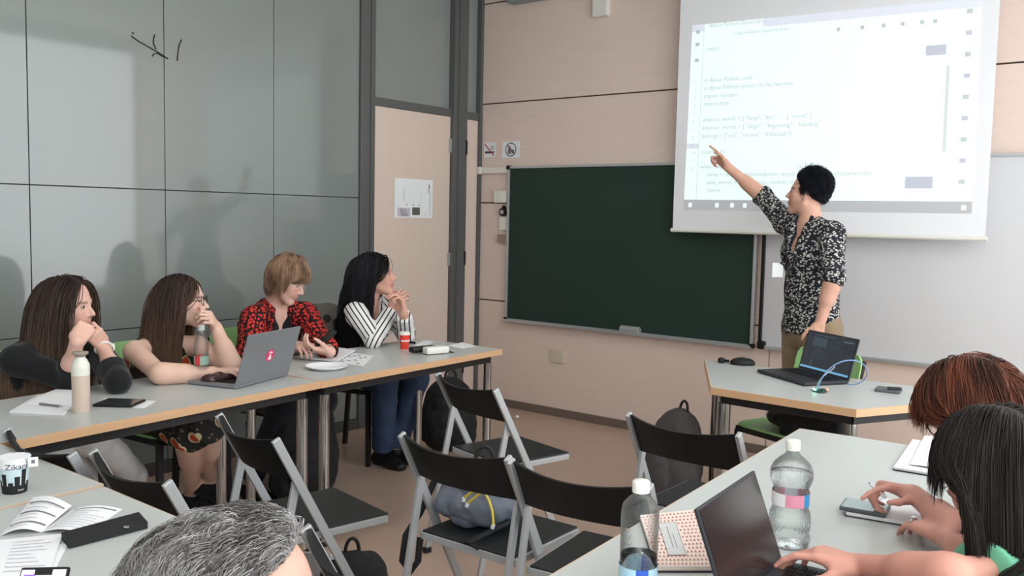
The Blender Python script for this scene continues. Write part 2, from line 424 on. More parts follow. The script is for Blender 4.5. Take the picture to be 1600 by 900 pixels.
FC = [  # x, y, yaw in degrees, label
    (2.735, -3.25, 1, 'black folding chair holding the grey backpack on its seat'),
    (2.12, -2.45, -14, 'black folding chair at centre nearest the wall, its seat empty'),
    (3.16, -3.24, 7, 'black folding chair touching the long right table, left of the half-empty bottle'),
    (3.115, -2.52, -2, 'black folding chair in front of the presenter desk with a dark backpack behind'),
    (2.125, -3.52, -11, 'black folding chair standing before the beech-edged table leg, left of the row'),
    (3.197, -4.037, -14, 'black folding chair at the bottom centre beside the grey-haired head'),
    (2.255, -3.99, -3, 'black folding chair pushed against the foreground table with the papers'),
    (1.82, -4.03, 0, 'black folding chair against the left-edge table with the patterned cup'),
]
proto = folding_chair((FC[0][0], FC[0][1]), math.radians(FC[0][2]), FC[0][3])
for (x, y, r, lb) in FC[1:]:
    c = copy_tree(proto); c.location = (x, y, 0); c.rotation_euler = (0, 0, math.radians(r)); c['label'] = lb

# ------------------------------------------------------------------ green plastic chairs
def green_chair(loc, rz, label):
    """faces local +y, origin under the seat centre"""
    t = empty('green_chair', (loc[0], loc[1], 0), rz, label, 'chair', 'green plastic chairs')
    n = 10; V = []; F = []
    def shell(fn, nu, nv, th, name):
        V = []; F = []
        for k in range(2):
            for i in range(nu+1):
                for j in range(nv+1):
                    V.append(fn(-1+2*i/nu, -1+2*j/nv, k*th))
        A = (nu+1)*(nv+1)
        for i in range(nu):
            for j in range(nv):
                q = [i*(nv+1)+j, (i+1)*(nv+1)+j, (i+1)*(nv+1)+j+1, i*(nv+1)+j+1]
                F.append(q[::-1]); F.append([x+A for x in q])
        for i in range(nu):
            for j in (0, nv):
                a, c = i*(nv+1)+j, (i+1)*(nv+1)+j; F.append([a, c, c+A, a+A] if j == 0 else [c, a, a+A, c+A])
        for j in range(nv):
            for i in (0, nu):
                a, c = i*(nv+1)+j, i*(nv+1)+j+1; F.append([c, a, a+A, c+A] if i == 0 else [a, c, c+A, a+A])
        b = MB(); b._add(V, F, 0, False); return b.build(name, M['green_plastic'], t)
    def rr(u, v, e=0.10):   # rounds the corners of the unit square
        return u*(1-e*v**6), v*(1-e*u**6)
    shell(lambda u, v, h: (rr(u, v)[0]*0.2, rr(u, v)[1]*0.2, 0.445-0.012*(1-u*u)*(1-v*v)+h), 10, 10, 0.012, 'seat')
    shell(lambda u, v, h: (rr(u, v)[0]*0.195, -0.215-0.05*(rr(u, v)[1]+1)/2-0.03*(1-u*u)-h, 0.715+rr(u, v)[1]*0.105), 10, 8, -0.010, 'backrest')
    for s in (1, -1):
        b = MB(); b.bar((s*0.165, -0.19, 0.43), (s*0.165, -0.305, 0.78), 0.02, 0.02, up=(0, 1, 0)); b.build('back_post', M['black_metal'], t)
    b = MB()
    for s in (1, -1): b.box((s*0.18, 0, 0.428), (0.025, 0.37, 0.025))
    b.box((0, 0.18, 0.428), (0.36, 0.025, 0.025)); b.box((0, -0.18, 0.428), (0.36, 0.025, 0.025)); b.build('seat_frame', M['black_metal'], t)
    for sx in (1, -1):
        for sy in (1, -1):
            b = MB(); b.bar((sx*0.18, sy*0.18, 0.425), (sx*0.19, sy*(0.19 if sy > 0 else 0.22), 0.0), 0.026, 0.026, up=(0, 1, 0), bev=0.003); b.build('leg', M['black_metal'], t)
    return t
GC = [  # seat centre, yaw
    (2.91, -1.06, 160, 'green plastic chair behind the presenter desk, black cloth on its seat'),
    (0.62, -3.62, -88, 'green plastic chair under the woman in the black jumper'),
    (0.70, -3.06, -85, 'green plastic chair under the woman with black glasses and bare arms'),
    (0.60, -2.40, -80, 'green plastic chair under the person in the red and black shirt'),
    (0.50, -1.70, -75, 'green plastic chair under the woman in the striped shirt'),
]
gp = green_chair((GC[0][0], GC[0][1]), math.radians(GC[0][2]), GC[0][3])
for (x, y, r, lb) in GC[1:]:
    c = copy_tree(gp); c.location = (x, y, 0); c.rotation_euler = (0, 0, math.radians(r)); c['label'] = lb
def hid_chair(x, y, r, lb):
    c = copy_tree(gp); c.location = (x, y, 0); c.rotation_euler = (0, 0, math.radians(r)); c['label'] = lb
hid_chair(4.50, -3.12, 88, 'green plastic chair under the red-haired woman at right')
hid_chair(4.53, -3.74, 88, 'green plastic chair under the woman with the dark bob at right')
hid_chair(3.50, -5.00, -12, 'green plastic chair under the grey-haired man in the foreground')

# ------------------------------------------------------------------ boards and screen
def P0(u, v, y): return at(u, v, y=y)
BX0, BX1, BZ0, BZ1 = 0.292, 2.262, 0.668, 1.828
t = empty('chalkboard', ((BX0+BX1)/2, 0, BZ0), 0, 'wide dark green chalkboard with aluminium frame on the front wall', 'chalkboard')
cx = (BX0+BX1)/2; w = BX1-BX0; h = BZ1-BZ0
b = MB(); b.box((0, -0.02, h/2), (w-0.02, 0.016, h-0.02)); b.build('board_surface', M['chalk'], t)
b = MB()
for s in (1, -1): b.box((s*(w/2-0.009), -0.022, h/2), (0.018, 0.034, h), bev=0.003)
b.box((0, -0.022, h-0.009), (w, 0.034, 0.018), bev=0.003); b.box((0, -0.022, 0.009), (w, 0.034, 0.018), bev=0.003); b.box((0, -0.05, 0.002), (w, 0.05, 0.006)); b.box((0, -0.073, 0.008), (w, 0.005, 0.016))
b.build('frame', M['alu'], t)
for sx, z in ((-1, h-0.01), (-1, 0.01), (1, 0.01)):
    b = MB(); b.box((sx*(w/2-0.008), -0.025, z), (0.03, 0.045, 0.03), bev=0.006); b.build('corner_cap', M['black_plastic'], t)
b = MB(); p = P0(984, 519, -0.055); b.box((p[0], -0.052, BZ0+0.03), (0.15, 0.045, 0.035), bev=0.006); b.box((p[0], -0.052, BZ0+0.052), (0.14, 0.035, 0.012), bev=0.004)
tag(b.build('board_eraser', M['alu']), 'small grey board eraser on the chalk ledge', 'eraser')
WX0, WX1, WZ_0, WZ_1 = 2.30, 4.75, 0.672, 1.836
t = empty('whiteboard', ((WX0+WX1)/2, 0, WZ_0), 0, 'large blank whiteboard on the front wall behind the presenter', 'whiteboard')
w = WX1-WX0; h = WZ_1-WZ_0
b = MB(); b.box((0, -0.016, h/2), (w-0.02, 0.012, h-0.02)); b.build('board_surface', M['whiteboard'], t)
b = MB()
b.box((0, -0.02, h-0.008), (w, 0.03, 0.016), bev=0.003); b.box((0, -0.025, 0.008), (w, 0.04, 0.022), bev=0.003)
b.box((w/2-0.008, -0.02, h/2), (0.016, 0.03, h), bev=0.003); b.build('frame', M['alu'], t)
b = MB(); b.box((-w/2+0.008, -0.024, h/2), (0.018, 0.036, h), bev=0.003); b.box((-w/2+0.02, -0.03, 0.02), (0.05, 0.04, 0.05), bev=0.01); b.build('side_strip', M['black_plastic'], t)

SY = -0.13
s00 = P0(1063, 8, SY); s01 = P0(1043, 358, SY); s11 = P0(1547, 375, SY); s10 = P0(1565, 0, SY)
SX0 = (s00[0]+s01[0])/2+0.01; SX1 = (s11[0]+s10[0])/2-0.005; SZ0 = (s01[2]+s11[2])/2
SZ1 = 2.93
t = empty('projection_screen', ((SX0+SX1)/2, SY, SZ1), 0, 'pulled-down white projection screen lit with a code editor page', 'screen')
cxs = (SX0+SX1)/2; ws = SX1-SX0
b = MB(); b.box((0, 0, (SZ0-SZ1)/2), (ws-0.02, 0.002, SZ1-SZ0)); b.build('screen_fabric', M['screen_fabric'], t)
b = MB(); b.tube([(-ws/2, 0, SZ0-SZ1), (ws/2, 0, SZ0-SZ1)], 0.013, 12); b.build('bottom_bar', M['white_plastic'], t)
b = MB(); b.box((0, 0.02, 0.03), (ws+0.05, 0.10, 0.10), bev=0.01); b.box((-ws/2-0.03, 0.02, 0.02), (0.03, 0.12, 0.12), bev=0.012); b.box((ws/2+0.03, 0.02, 0.02), (0.03, 0.12, 0.12), bev=0.012)
for s in (1, -1): b.box((s*ws*0.4, 0.085, 0.03), (0.03, 0.06, 0.04))
b.build('housing', M['white_plastic'], t)
# the projected page: a bright picture made of flat printed-light areas
def glow(name, r, g, bb, s=1.0):
    m = bpy.data.materials.new(name); m.use_nodes = True; N, L = nt(m); p = N['Principled BSDF']
    p.inputs['Base Color'].default_value = (0.35, 0.35, 0.35, 1); p.inputs['Roughness'].default_value = 0.8
    p.inputs['Emission Color'].default_value = rgb(r, g, bb); p.inputs['Emission Strength'].default_value = s; return m
IMG = [glow('page_light', 228, 249, 246, 0.84), glow('page_grey', 214, 226, 226, 0.55), glow('page_tab', 220, 226, 244, 0.68), glow('taskbar_light', 200, 204, 212, 0.34), glow('button_light', 196, 200, 232, 0.45), glow('ink_light', 182, 200, 206, 0.5)]
i00 = P0(1082, 40, SY); i01 = P0(1069, 312, SY); i11 = P0(1519, 315, SY); i10 = P0(1535, -4, SY)
def S(u, v, lift=0.002):
    """projected-picture point from page fractions, skewed like the keystoned beam"""
    p = (1-u)*(1-v)*i00+u*(1-v)*i10+(1-u)*v*i01+u*v*i11
    return (p[0]-cxs, -lift, p[2]-SZ1)
def pq(b, u0, v0, u1, v1, mi, lift): b.quad(S(u0, v0, lift), S(u0, v1, lift), S(u1, v1, lift), S(u1, v0, lift), mi)
b = MB(); pq(b, 0, 0, 1, 1, 0, .002)
pq(b, 0.0, 1.0, 1.0, 1.06, 3, .002)
pq(b, 0, 0, 0.05, 0.04, 2, .003); pq(b, 0.285, 0, 1, 0.045, 2, .003); pq(b, 0.05, 0.62, 0.052, 1, 1, .003); pq(b, 0.05, 0, 0.052, 0.62, 1, .003)
pq(b, 0.842, 0.215, 0.903, 0.265, 4, .004); pq(b, 0.798, 0.875, 0.882, 0.935, 4, .004); pq(b, 0.906, 0.32, 0.916, 0.75, 1, .003)
rnd = random.Random(4)
pq(b, 0.0, 0.675, 0.05, 0.705, 2, .003)
for k in range(9):
    v = 0.05+k*0.105; b_ = 0.958
    pq(b, b_, v, b_+0.018, v+0.022, 4 if k % 2 else 5, .004)
for k, v in enumerate((0.03, 0.10, 0.19)): pq(b, 0.018, v, 0.034, v+0.02, 5, .004)
for u in (0.55, 0.63, 0.70, 0.76, 0.82, 0.86): pq(b, u, 0.085+0.0*u, u+0.012, 0.105, 5, .004)
for u in (0.02, 0.13, 0.19, 0.24, 0.97): pq(b, u, 1.018, u+0.014, 1.043, 0, .004)
b.build('projected_page', IMG, t)
def page_text(u, v, s, size):
    p = S(u, v, .0035); q = S(u+0.05, v, .0035); r = S(u, v-0.05, .0035)
    vs, fs = text_mesh(s, size, frame4(p, np.array(q)-np.array(p), np.array(r)-np.array(p)), 0.0)
    b = MB(); b._add(vs, fs, 0); b.build('projected_text', IMG[5], t)
page_text(0.07, 0.022, 'About Python Generador', 0.035); page_text(0.17, 0.075, 'colab.research/notebook/drive/', 0.028)
page_text(0.065, 0.15, 'import', 0.035)
for k, s in ((0.328, '# About Python code...'), (0.372, '# about Python version of the function'), (0.418, 'import random'), (0.462, 'import time'),
             (0.552, 'adjetive_words = [ "large", "fun",  ...  [ "word" ]'), (0.598, 'abstract_words = [ "large",  "beginning",  "building"'), (0.645, 'belongs = ["red", "second", "hallelujah"]'), (0.735, 'count = 10'),
             (0.82, 'while range(0):'), (0.865, '     temp = random.choice(adjetive_words)   [+] random.choice(words)'), (0.91, '     abst_words = "" + belongs, random.choice(belongs)'), (0.955, '     return')):
    page_text(0.062, k, s, 0.036)
for k in range(12): page_text(0.022, 0.328+0.0455*k, str(k+1), 0.026)

# ------------------------------------------------------------------ small things on the walls
def disc(b, c, r, mi=0, seg=28, y=None):
    b._add([(c[0]+r*math.cos(2*PI*k/seg), c[1], c[2]+r*math.sin(2*PI*k/seg)) for k in range(seg)], [list(range(seg))], mi)
def ring(b, c, r, w, mi=0, seg=32):
    vs = [];
    for rr_ in (r, r-w):
        vs += [(c[0]+rr_*math.cos(2*PI*k/seg), c[1], c[2]+rr_*math.sin(2*PI*k/seg)) for k in range(seg)]
    b._add(vs, [[k, (k+1) % seg, seg+(k+1) % seg, seg+k] for k in range(seg)], mi)
M['sign_red'] = mat('sign_red', rgb(170, 50, 60), 0.6); M['sign_dark'] = mat('sign_dark', rgb(70, 66, 74), 0.6)
t = empty('no_smoking_sign', (0.088, -0.002, 1.956), 0, 'small white square sign with a struck-out cigarette, left of the pair', 'sign')
b = MB(); b.box((0, -0.002, 0), (0.115, 0.002, 0.115)); b.build('sign_plate', M['paper'], t)
b = MB(); b.bar((-0.045, -0.004, -0.018), (0.028, -0.004, -0.018), 0.016, 0.001, 1, up=(0, 1, 0)); b.bar((0.032, -0.004, -0.018), (0.045, -0.004, -0.018), 0.016, 0.001, 1, up=(0, 1, 0))
b.tube([(0.03, -0.004, -0.002), (0.04, -0.004, 0.012), (0.028, -0.004, 0.022), (0.04, -0.004, 0.035)], 0.002, 6, 1)
b.tube([(0.015, -0.004, 0.0), (0.022, -0.004, 0.014), (0.012, -0.004, 0.03)], 0.0018, 6, 1)
b.bar((-0.045, -0.006, 0.045), (0.045, -0.006, -0.045), 0.008, 0.001, 0, up=(0, 1, 0)); b.build('pictogram', [M['sign_red'], M['sign_dark']], t)
t = empty('no_food_sign', (0.294, -0.002, 1.953), 0, 'white sign with a round struck-out pictogram above the chalkboard corner', 'sign')
b = MB(); b.box((0, -0.002, 0), (0.168, 0.002, 0.125)); b.build('sign_plate', M['paper'], t)
b = MB(); ring(b, (0, -0.0045, 0), 0.052, 0.007); b.bar((-0.036, -0.005, 0.036), (0.036, -0.005, -0.036), 0.007, 0.001, 0, up=(0, 1, 0))
b.box((-0.012, -0.004, -0.012), (0.034, 0.001, 0.04), mi=1); b.box((-0.012, -0.004, 0.016), (0.016, 0.001, 0.02), mi=1); b.box((0.02, -0.004, -0.014), (0.022, 0.001, 0.03), mi=1)
b.build('pictogram', [M['sign_dark'], mat('sign_brown', rgb(128, 112, 112), 0.6)], t)
b = MB(); b.box((0.155, -0.016, 1.80), (0.29, 0.03, 0.045), bev=0.003); b.box((0.01, -0.02, 1.80), (0.03, 0.035, 0.055), bev=0.003)
tag(b.build('cable_trunking', M['white_plastic']), 'short white cable trunking between the door frame and chalkboard', 'trunking')
t = empty('wall_switch', (0.222, 0, 1.60), 0, 'white square wall switch box beside the chalkboard', 'switch')
b = MB(); b.box((0, -0.02, 0), (0.115, 0.04, 0.09), bev=0.005); b.build('switch_box', M['white_plastic'], t)
b = MB(); b.box((0, -0.042, 0), (0.05, 0.006, 0.05), bev=0.002); b.build('rocker', M['white_plastic'], t)
t = empty('key_switch', (0.247, 0, 1.41), 0, 'key switch with a dark round knob above a white plate', 'switch')
b = MB(); b.box((0, -0.012, -0.01), (0.075, 0.024, 0.10), bev=0.004); b.build('switch_plate', M['white_plastic'], t)
b = MB(); b.tube([(0.005, -0.01, 0.075), (0.005, -0.045, 0.075)], 0.03, 18); b.tube([(0.005, -0.01, 0.105), (0.005, -0.03, 0.115)], 0.014, 12); b.build('knob', M['black_plastic'], t)
b = MB(); b.tube([(0.005, -0.044, 0.075), (0.005, -0.05, 0.075)], 0.017, 16); b.build('knob_cap', M['alu'], t)
b = MB(); b.box((0.248, -0.018, 1.285), (0.09, 0.036, 0.062), bev=0.005); tag(b.build('wall_junction_box', mat('taupe_plastic', rgb(150, 130, 116), 0.5)), 'small taupe junction box low beside the chalkboard edge', 'junction box')
t = empty('wall_socket', (0.765, 0, 0.443), 0, 'cream blank socket plate low on the wall under the chalkboard', 'socket')
b = MB(); b.box((0, -0.006, 0), (0.135, 0.012, 0.10), bev=0.004); b.build('socket_plate', M['cream_plastic'], t)
b = MB(); b.box((0, -0.013, 0), (0.10, 0.003, 0.07), bev=0.001); b.build('socket_cover', M['cream_plastic'], t)
b = MB(); p = P0(942, 13, 0); b.box((p[0], -0.022, 2.91), (0.12, 0.044, 0.15), bev=0.006); b.box((p[0]+0.052, -0.02, 3.09), (0.014, 0.03, 0.3), bev=0.003)
tag(b.build('wall_connection_box', M['white_plastic']), 'pale connection box at the top of the front wall', 'junction box')
b = MB(); b.box((0.46, -0.05, 3.05), (0.34, 0.1, 0.08), bev=0.015); tag(b.build('wall_unit', mat('blue_grey_metal', rgb(138, 148, 152), 0.5, 0.2)), 'blue-grey unit at the very top left of the wood wall', 'wall unit')
t = empty('evacuation_notice', (0.0, -0.725, 1.566), 0, 'white paper notice taped to the wooden door', 'notice')
b = MB(); b.box((-0.007, 0, 0), (0.001, 0.385, 0.275)); b.build('sheet', M['paper'], t)
t.location = (0.0, -0.725, 1.566)
pm = [M['ink'], mat('notice_lilac', rgb(196, 190, 200), 0.8), mat('notice_photo', rgb(96, 98, 92), 0.8, var=0.6, scale=60), M['ink_dark'], mat('notice_faint', rgb(204, 204, 210), 0.8)]
b = MB(); X = -0.0062
def nbox(y, z, wy, wz, mi): b.box((X, y, z), (0.0006, wy, wz), mi=mi)
nbox(-0.10, -0.098, 0.125, 0.062, 1); nbox(0.022, -0.09, 0.078, 0.055, 2); nbox(0.155, 0.09, 0.008, 0.03, 3); nbox(0.15, 0.06, 0.03, 0.03, 4); nbox(0.165, -0.03, 0.012, 0.17, 4)
for k in range(5): nbox(-0.115+0.006*k, -0.078-0.011*k, 0.07, 0.003, 4 if k != 3 else 0)
for y in (-0.07, -0.008, 0.052): nbox(y, -0.045, 0.010, 0.010, 0)
for k in range(14):
    a = rnd.uniform(-0.08, 0.09); z = rnd.uniform(-0.035, 0.05); nbox(a, z, rnd.uniform(.006, .03), 0.002, 4)
nbox(-0.1, 0.02, 0.01, 0.09, 4); nbox(0.12, -0.11, 0.012, 0.02, 4)
b.build('print', pm, t)
t = empty('marker_scribble', (0, -2.7, 2.3), 0, 'thin black marker scribble high on the glass panels', 'scribble')
strokes = [[(205, 56), (216, 64), (230, 72), (246, 81), (263, 92)], [(242, 54), (240, 61), (240, 68), (244, 77)], [(238, 88), (241, 84), (246, 83), (254, 88), (262, 91)], [(284, 62), (281, 68), (279, 76), (277, 95)], [(207, 50), (209, 53)]]
for s_ in strokes:
    b = MB(); pts = [at(u, v, x=0.003) for u, v in s_]
    b.tube([(0.002, p[1]+2.7, p[2]-2.3) for p in pts], 0.0032, 6); b.build('stroke', M['black'], t)
# ------------------------------------------------------------------ soft bodies: smooth unions of tapered limbs, turned into a mesh
def V3(*a): return np.array(a, float)
def nrm(v): v = np.asarray(v, float); return v/(np.linalg.norm(v)+1e-12)
def rc(a, b, ra, rb, k=0.02, clip=None): return dict(t='rc', a=np.array(a, float), b=np.array(b, float), ra=ra, rb=rb, k=k, clip=clip)
def fc(a, b, ra, rb, lat, s, k=0.03, clip=None): return dict(t='fc', a=np.array(a, float), b=np.array(b, float), ra=ra, rb=rb, lat=nrm(lat), s=s, k=k, clip=clip)
def el(c, R, r, k=0.02, clip=None, neg=False): return dict(t='el', c=np.array(c, float), R=np.array(R, float), r=np.array(r, float), k=k, clip=clip, neg=neg)
def pdist(p, P):
    """distance of points P (...,3) to one primitive"""
    if p['t'] == 'el':
        q = (P-p['c'])@p['R']
        k0 = np.sqrt(((q/p['r'])**2).sum(-1)); k1 = np.sqrt(((q/p['r']**2)**2).sum(-1))+1e-9
        d = k0*(k0-1)/k1
    else:
        ab = p['b']-p['a']; L2 = ab@ab+1e-12
        t = np.clip(((P-p['a'])@ab)/L2, 0, 1)
        q = P-(p['a']+t[..., None]*ab)
        r = p['ra']+(p['rb']-p['ra'])*t
        if p['t'] == 'rc': d = np.sqrt((q*q).sum(-1))-r
        else:
            l = q@p['lat']; f2 = (q*q).sum(-1)-l*l
            s = p['s']; m = np.sqrt((l/s)**2+np.maximum(f2, 0))
            m2 = np.sqrt((l/s/s)**2+np.maximum(f2, 0))+1e-9
            d = (m-r)*np.clip(m/m2, 1, s)*1.0 if False else (m-r)*(m/m2)
    if p['clip'] is not None:
        for (c, n) in p['clip']: d = np.maximum(d, (P-np.array(c))@np.array(n))
    return d
def pbox(p):
    if p['t'] == 'el': r = float(p['r'].max()); return p['c']-r, p['c']+r
    r = max(p['ra'], p['rb'])*p.get('s', 1.0); return np.minimum(p['a'], p['b'])-r, np.maximum(p['a'], p['b'])+r
def mesh_sdf(prims, h):
    lo = np.min([pbox(p)[0] for p in prims if not p.get('neg')], 0)-3*h; hi = np.max([pbox(p)[1] for p in prims if not p.get('neg')], 0)+3*h
    n = np.ceil((hi-lo)/h).astype(int)+1
    F = np.full(n, 1.0, np.float32)
    for p in prims:
        a, b = pbox(p); mg = p['k']+3*h
        i0 = np.clip(np.floor((a-mg-lo)/h).astype(int), 0, n-1); i1 = np.clip(np.ceil((b+mg-lo)/h).astype(int)+1, 1, n)
        if (i1 <= i0).any(): continue
        ax = [lo[k]+h*np.arange(i0[k], i1[k]) for k in range(3)]
        P = np.stack(np.meshgrid(*ax, indexing='ij'), -1)
        d = pdist(p, P).astype(np.float32)
        sl = tuple(slice(i0[k], i1[k]) for k in range(3)); G = F[sl]; k = p['k']
        if p.get('neg'):
            d = -d; hh = np.clip(0.5-0.5*(G-d)/k, 0, 1); F[sl] = G*(1-hh)+d*hh+k*hh*(1-hh)
        else:
            hh = np.clip(0.5+0.5*(G-d)/k, 0, 1); F[sl] = G*(1-hh)+d*hh-k*hh*(1-hh)
    return surf(F, lo, h)
def surf(F, lo, h):
    """surface nets"""
    I = F < 0
    nx, ny, nz = I.shape
    s = np.zeros((nx-1, ny-1, nz-1), np.int8)
    for dx in (0, 1):
        for dy in (0, 1):
            for dz in (0, 1): s += I[dx:nx-1+dx, dy:ny-1+dy, dz:nz-1+dz]
    act = (s > 0) & (s < 8)
    ii = np.argwhere(act)
    idx = np.full(act.shape, -1, np.int32); idx[act] = np.arange(len(ii))
    C = np.zeros((len(ii), 3)); W = np.zeros(len(ii))
    for ax in range(3):
        for o1 in (0, 1):
            for o2 in (0, 1):
                o = [0, 0, 0]; oa = [x for x in range(3) if x != ax]; o[oa[0]] = o1; o[oa[1]] = o2
                p = ii+o; q = p.copy(); q[:, ax] += 1
                f0 = F[p[:, 0], p[:, 1], p[:, 2]]; f1 = F[q[:, 0], q[:, 1], q[:, 2]]
                m = (f0 < 0) != (f1 < 0)
                t = np.where(m, f0/(f0-f1+1e-20), 0)
                pt = p.astype(float); pt[:, ax] += t
                C[m] += pt[m]; W[m] += 1
    V = C/W[:, None]*h+lo
    Q = []
    for ax in range(3):
        oa = [x for x in range(3) if x != ax]
        sl0 = [slice(None)]*3; sl1 = [slice(None)]*3; sl0[ax] = slice(0, -1); sl1[ax] = slice(1, None)
        a = I[tuple(sl0)]; b = I[tuple(sl1)]
        e = np.argwhere(a != b)
        e = e[(e[:, oa[0]] > 0) & (e[:, oa[1]] > 0) & (e[:, oa[0]] < I.shape[oa[0]]-1) & (e[:, oa[1]] < I.shape[oa[1]]-1)]
        inside = a[e[:, 0], e[:, 1], e[:, 2]]
        def g(d0, d1):
            p = e.copy(); p[:, oa[0]] -= d0; p[:, oa[1]] -= d1; return idx[p[:, 0], p[:, 1], p[:, 2]]
        q = np.stack([g(1, 1), g(0, 1), g(0, 0), g(1, 0)], 1)
        fl = inside if ax != 1 else ~inside
        q[~fl] = q[~fl][:, ::-1]
        Q.append(q)
    Q = np.concatenate(Q); Q = Q[(Q >= 0).all(1)]
    return V, Q
def relax(V, Q, it=1, lam=0.5):
    for _ in range(it):
        S = np.zeros_like(V); W = np.zeros(len(V))
        for k in range(4):
            a, b = Q[:, k], Q[:, (k+1) % 4]
            for c in range(3): S[:, c] += np.bincount(a, V[b, c], len(V))+np.bincount(b, V[a, c], len(V))
            W += np.bincount(a, minlength=len(V))+np.bincount(b, minlength=len(V))
        V = V+lam*(S/np.maximum(W, 1)[:, None]-V)
    return V
def vnormals(V, Q):
    n = np.cross(V[Q[:, 2]]-V[Q[:, 0]], V[Q[:, 3]]-V[Q[:, 1]])
    N = np.zeros_like(V)
    for k in range(4):
        for c in range(3): N[:, c] += np.bincount(Q[:, k], n[:, c], len(V))
    return N/(np.linalg.norm(N, axis=1)[:, None]+1e-12)
def vnoise(P, sc, seed=0):
    p = P*sc+seed*17.31; i = np.floor(p).astype(np.int64); f = p-i; f = f*f*(3-2*f)
    def hsh(x, y, z):
        n = (x*374761393+y*668265263+z*2147483647+seed*974711) & 0xffffffff
        n = ((n ^ (n >> 13))*1274126177) & 0xffffffff
        return ((n ^ (n >> 16)) & 0xffff)/65535.0
    r = 0
    for a in (0, 1):
        for b in (0, 1):
            for c in (0, 1):
                w = (f[..., 0] if a else 1-f[..., 0])*(f[..., 1] if b else 1-f[..., 1])*(f[..., 2] if c else 1-f[..., 2])
                r = r+w*hsh(i[..., 0]+a, i[..., 1]+b, i[..., 2]+c)
    return r-0.5
def soft(name, prims, h, m, parent, org, fold=0.0, fsc=14, it=1, seed=1, attrs=None):
    V, Q = mesh_sdf(prims, h); V = relax(V, Q, it)
    if fold:
        N = vnormals(V, Q)
        V = V+N*(fold*(2*np.abs(vnoise(V*np.array([1, 1, .7]), fsc, seed))+vnoise(V, fsc*2.3, seed+3)*0.6-0.35))[:, None]
    at_ = attrs(V) if attrs else None
    return np_mesh(name, V-np.array(org), Q, m, parent, attrs=at_)

# ------------------------------------------------------------------ bags
EYE = np.eye(3)
def rotz(a): c, s = math.cos(a), math.sin(a); return np.array([[c, -s, 0], [s, c, 0], [0, 0, 1.0]])
def bag(label, o, rz, w, d, h, m, cat='backpack', lean=0.0, fold=0.012, seed=1, pocket=True, hole=None, group=None, vs=0.008):
    t = empty('backpack', o, 0, label, cat, group); R = rotz(rz); o = np.array(o)
    up = nrm(R@V3(0, lean, 1)); X = R@V3(1, 0, 0); Y = nrm(np.cross(up, X))
    def W(x, y, z): return o+X*x+Y*y+up*z
    B = np.stack([X, Y, up], 1)
    pr = [el(W(0, 0, h*0.36), B, (w*.5, d*.5, h*.38), .05), el(W(0, 0, h*.66), B, (w*.43, d*.42, h*.33), .05), fc(W(-w*.1, 0, d*.28), W(w*.1, 0, d*.28), d*.26, d*.26, X, 1.5, .05),
          el(W(0, 0, .03+h*.12), B, (w*.46, d*.46, h*.15), .04)]
    soft('bag_body', pr, vs, m, t, o, fold, 13, 1, seed)
    if pocket:
        soft('front_pocket', [el(W(0, -d*.38, h*.34), B, (w*.36, d*.24, h*.24), .03), el(W(0, -d*.38, h*.26), B, (w*.34, d*.22, h*.18), .03)], vs*.8, m, t, o, fold*.7, 16, 1, seed+2)
    b = MB(); a = [W(w*.1*math.cos(x), d*.05, h*.97+0.05*math.sin(x))-o for x in np.linspace(PI, 0, 9)]; b.tube(a, 0.007, 8); b.build('carry_loop', M['black'], t)
    return t, W
up_ = at
# grey backpack on folding chair
t, W = bag('grey nylon backpack with yellow zip pulls lying on a folding chair seat', (2.655, -3.12, 0.456), math.radians(38), 0.30, 0.20, 0.20, M['fabric_grey'], lean=0.10, fold=0.034, seed=5, vs=0.006)
o = np.array((2.655, -3.12, 0.456))
M['yellow'] = mat('yellow_cord', rgb(214, 190, 80), 0.6)
for dx, pts in ((0, [(0, 0, 0), (-.02, -.01, -.02), (-.05, -.012, -.045)]), (1, [(.006, 0, 0), (.035, -.01, -.02), (.05, -.012, -.05), (.055, -.012, -.09)]), (2, [(0, -.004, .005), (-.03, -.012, -.004), (-.062, -.014, -.03)])):
    b = MB(); c = W(0.0, -0.155, 0.13)-o; P_ = [c+np.array(p) for p in pts]; b.tube(P_, 0.0042, 8); b.tube([P_[-1], P_[-1]+V3(-.004, 0, -.012)], .006, 8, 1); b.build('zip_pull', [M['yellow'], M['paper']], t)
b = MB(); b.tube([(W(-.14, .0, .18)-o), (-.17, -.12, .02), (-.155, -.2, -.03), (-.16, -.21, -.11), (-.13, -.205, -.145), (-.10, -.2, -.10), (-.11, -.18, -.03)], .011, 8); b.build('shoulder_strap', M['fabric_black'], t); b = MB(); b.tube([W(.1, -.1, .03)-o, (.1, -.2, .01), (.14, -.19, -.0)], .008, 8)
b.build('shoulder_strap', M['fabric_black'], t)
b = MB(); c = W(0, -0.150, 0.135)-o; b.bar(c+V3(-.08, 0, .003), c+V3(.06, 0, .006), .004, .008); b.build('zip', M['black'], t)
bag('black backpack on the floor by the dark jeans under the table end', tuple(at(690, 700, z=0)*[1, 1, 0]+[0.05, 0.0, 0]), math.radians(30), 0.36, 0.25, 0.46, M['fabric_black'], seed=8, lean=0.1)
bag('dark grey backpack standing under the trapezoid desk behind a folding chair', (2.36, -1.27, 0), math.radians(-35), 0.40, 0.26, 0.50, mat('charcoal_nylon', rgb(74, 70, 72), 0.7, var=.15, scale=16, bump=.3, bscale=250), seed=11, lean=0.12)
tb_, _w = bag('black backpack on the floor at the bottom centre beside the folding chair', (2.03, -3.12, 0), math.radians(60), 0.26, 0.2, 0.20, M['fabric_black'], seed=14, lean=0.0)
b = MB(); b.box((-.10, -.10, .12), (.20, .02, .15), rot=.5, bev=.003); b.box((-.12, -.12, .125), (.19, .012, .15), rot=.5, bev=.003, mi=1); b.build('notebook', [M['paper'], M['alu']], tb_)
